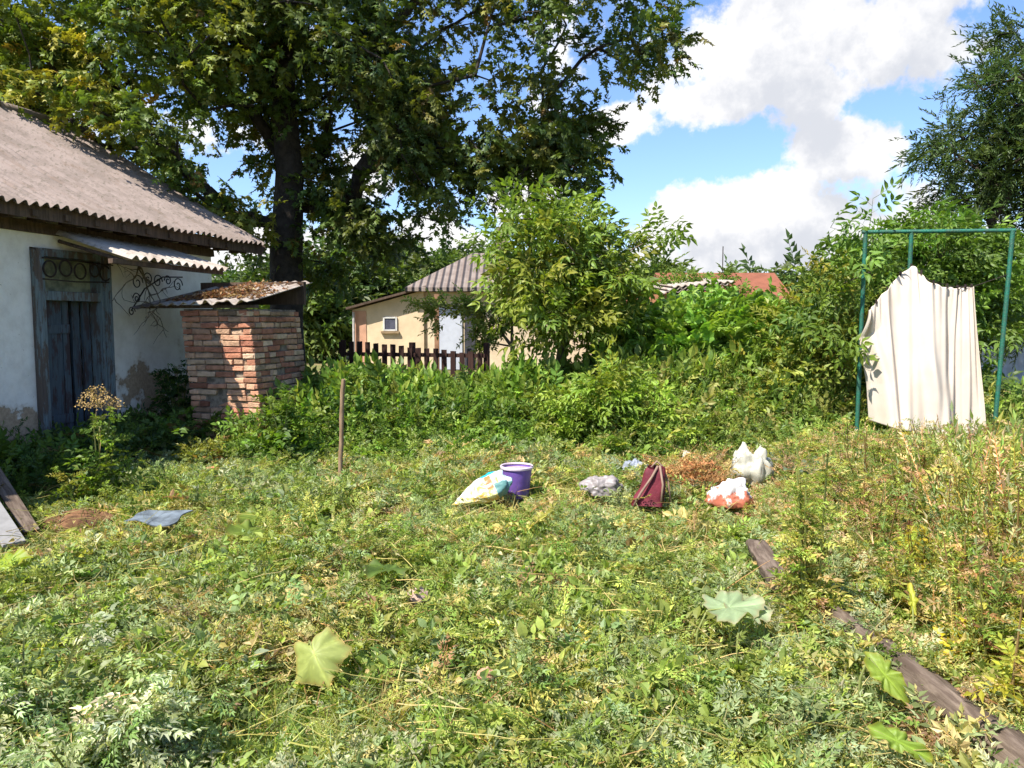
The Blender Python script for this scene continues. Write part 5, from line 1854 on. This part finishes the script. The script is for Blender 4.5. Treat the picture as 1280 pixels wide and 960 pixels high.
    scrap('brick_fragment', 'small orange brick fragment lying in the grass near the bottom centre', 'brick', 608, 848, (.035, .03, .028), plain('orange_brick', (.48, .26, .15), .9, .15, 30, .5, 60), 9, .3, 1.5, .09)
    scrap('brick_fragment', 'reddish broken brick half hidden in weeds below the brick outhouse', 'brick', 268, 592, (.10, .07, .05), plain('red_brick_bit', (.40, .17, .08), .9, .15, 20, .5, 60), 10, .25, 1.4, .03)
    # soil heap by the wall
    p = gpz(100, 655)
    m = MB(); crumple(m, (0, 0, 0), (.34, .22, .12), 11, .25, 2.0, sub=48, flat=-.1)
    o = m.build('soil_heap', plain('dug_soil', (.21, .105, .05), .95, .3, 7, .9, 30), smooth=True); o.location = p
    tag(o, 'low heap of orange brown earth between weeds and white wall', 'soil')
    # white cup
    p = gpz(855, 590); p.z += .12
    m = MB(); m.lathe([(0, 0), (.024, 0), (.034, .085), (.031, .085), (.022, .006), (0, .006)], 24)
    o = m.build('plastic_cup', plastic('white_cup', (.75, .74, .72)), smooth=True, auto=40); o.location = p; o.rotation_euler = (.25, .2, 0)
    tag(o, 'small white plastic cup left of the white sack', 'cup')
    # dry brush heap
    p = gpz(862, 628); p.z += .08
    sc = Scat(); n = 900
    D = rdir(n, .0, .9)
    P = np.array([p]) + rng.normal(0, 1, (n, 3)) * np.array([.13, .10, .02]); P[:, 2] = p.z + np.abs(rng.normal(.06, .09, n))
    sc.put(stalks, P - np.array(p), D, rng.uniform(.10, .28, n), pal(n, [(.36, .21, .10), (.30, .15, .06), (.42, .30, .16)], [3, 2, 2]))
    sc.put(herb_b, P[:420] - np.array(p), rdir(420, -.2, .9), rng.uniform(.08, .15, 420), pal(420, [(.38, .22, .10), (.34, .16, .07), (.30, .24, .09)], [3, 2, 2]))
    o = sc.build('dry_brush', M['leaf_dry']); o.location = p
    tag(o, 'heap of orange brown withered plants right of the burgundy bag', 'brush heap')
    # grey slab
    p = gp(195, 646, .19)
    m = MB()
    m.grid(lambda u, v: (-.17 + .34 * u + .015 * math.sin(v * 7) + .03 * v, -.12 + .24 * v + .012 * math.sin(u * 7), .012 * math.sin(u * 6) * math.cos(v * 4) + .02 * u * v), 14, 10, thick=.008)
    o = m.build('sheet_scrap', plain('blue_grey_sheet', (.17, .205, .235), .75, .3, 8, .3, 30), smooth=True, auto=40); o.location = p; o.rotation_euler = (.10, .05, -.12)
    tag(o, 'flat blue grey sheet scrap lying in the grass near the white wall', 'sheet')
    # leaning boards at the left edge
    for a, b_, wd, mat, lab in ((gp(40, 664, .05), at(-26, 560, 6.3), .11, M['grey_wood'], 'weathered grey board leaning out of the weeds at the left edge'),
                                (gp(18, 680, .05), at(-40, 590, 5.9), .14, plain('pale_board', (.27, .26, .25), .8, .12, 9), 'pale painted board lying under the leaning grey one at the left edge')):
        d = b_ - a; L = d.length
        m = MB(); m.box((0, L / 2, 0), (wd, L, .024), jit=.004)
        o = m.build('board', mat, bevel=.003); o.location = a
        q = d.to_track_quat('Y', 'Z'); o.rotation_euler = q.to_euler()
        tag(o, lab, 'board')
    # stake
    b = gpz(424, 606); tp = at(429, 474, b.y)
    m = MB()
    n = 9
    pts = [Vector((0, 0, -.1)).lerp(tp - b, k / n) + Vector((random.gauss(0, .004), random.gauss(0, .004), 0)) for k in range(n + 1)]
    m.tube(pts, [.022 + random.gauss(0, .0015) for _ in pts], 8)
    o = m.build('wooden_stake', wood_mat('stake_wood', (.20, .13, .075), (.30, .205, .13), (60, 60, 5)), smooth=True, auto=50); o.location = b
    tag(o, 'rough brown wooden stake standing upright in the yard', 'stake')
    # beams
    def beam(name, lab, a, b_, w, h, seed, roll=0.0):
        d = b_ - a; L = d.length
        m = MB(); N = 40; K = 16
        V = []; Fc = []
        for i in range(N + 1):
            s = i / N
            for k in range(K):
                w_ = 2 * PI * (k + .5) / K
                ex = lambda c: math.copysign(abs(c) ** .35, c)
                x, z = ex(math.cos(w_)) * w / 2, ex(math.sin(w_)) * h / 2
                nn = mnoise.noise(Vector((x * 14, s * L * 5, z * 14 + seed)))
                fr = mnoise.noise(Vector((x * 60, s * L * 2.2, z * 60 + seed)))
                e = max(0, 1 - min(s, 1 - s) * L / .10)
                kk = 1 + .26 * nn + .16 * fr - .22 * e * abs(fr) * 2
                V.append((x * kk, s * L + e * fr * .07, z * kk))
        for i in range(N):
            for k in range(K):
                k2 = (k + 1) % K
                Fc.append((i * K + k, i * K + k2, (i + 1) * K + k2, (i + 1) * K + k))
        Fc.append(tuple(range(K - 1, -1, -1))); Fc.append(tuple(range(N * K, N * K + K)))
        m.add(V, Fc)
        o = m.build(name, M['grey_wood'], smooth=True, auto=45); o.location = a
        o.rotation_euler = (d.to_track_quat('Y', 'Z').to_matrix() @ Matrix.Rotation(roll, 3, 'Y')).to_euler()
        return tag(o, lab, 'beam')
    beam('weathered_beam', 'long rotten grey timber beam half sunk in the weeds in the right foreground', gp(1300, 970, .125), gp(1040, 768, .135), .12, .12, 3, .35)
    beam('weathered_beam', 'short broken piece of grey timber lying beyond the long beam', gp(975, 728, .14), gp(944, 680, .16), .12, .07, 9, -.2)
    # fallen sticks on the mown ground
    for px, py, ang, L, lab in ((545, 905, -.6, .32, 'pale bent stalk lying in the bottom centre foreground'), (730, 690, .5, .42, 'thin brown stick lying in the grass right of centre'), (620, 830, .35, .3, 'long straw stalk lying near the orange brick fragment')):
        p = gpz(px, py); p.z += .14
        m = MB(); m.tube([(L * (k / 6 - .5), .02 * math.sin(k), .012 * math.sin(k * 1.7)) for k in range(7)], [.006, .0058, .0056, .0052, .005, .0045, .0035], 6, col=(1, 1, 1))
        o = m.build('fallen_stalk', plain('stalk', (.42, .37, .17), .8, .2, 20) if 'brown' not in lab else M['twig'], smooth=True); o.location = p; o.rotation_euler = (.05, .06, ang)
        tag(o, lab, 'stalk')


litter()
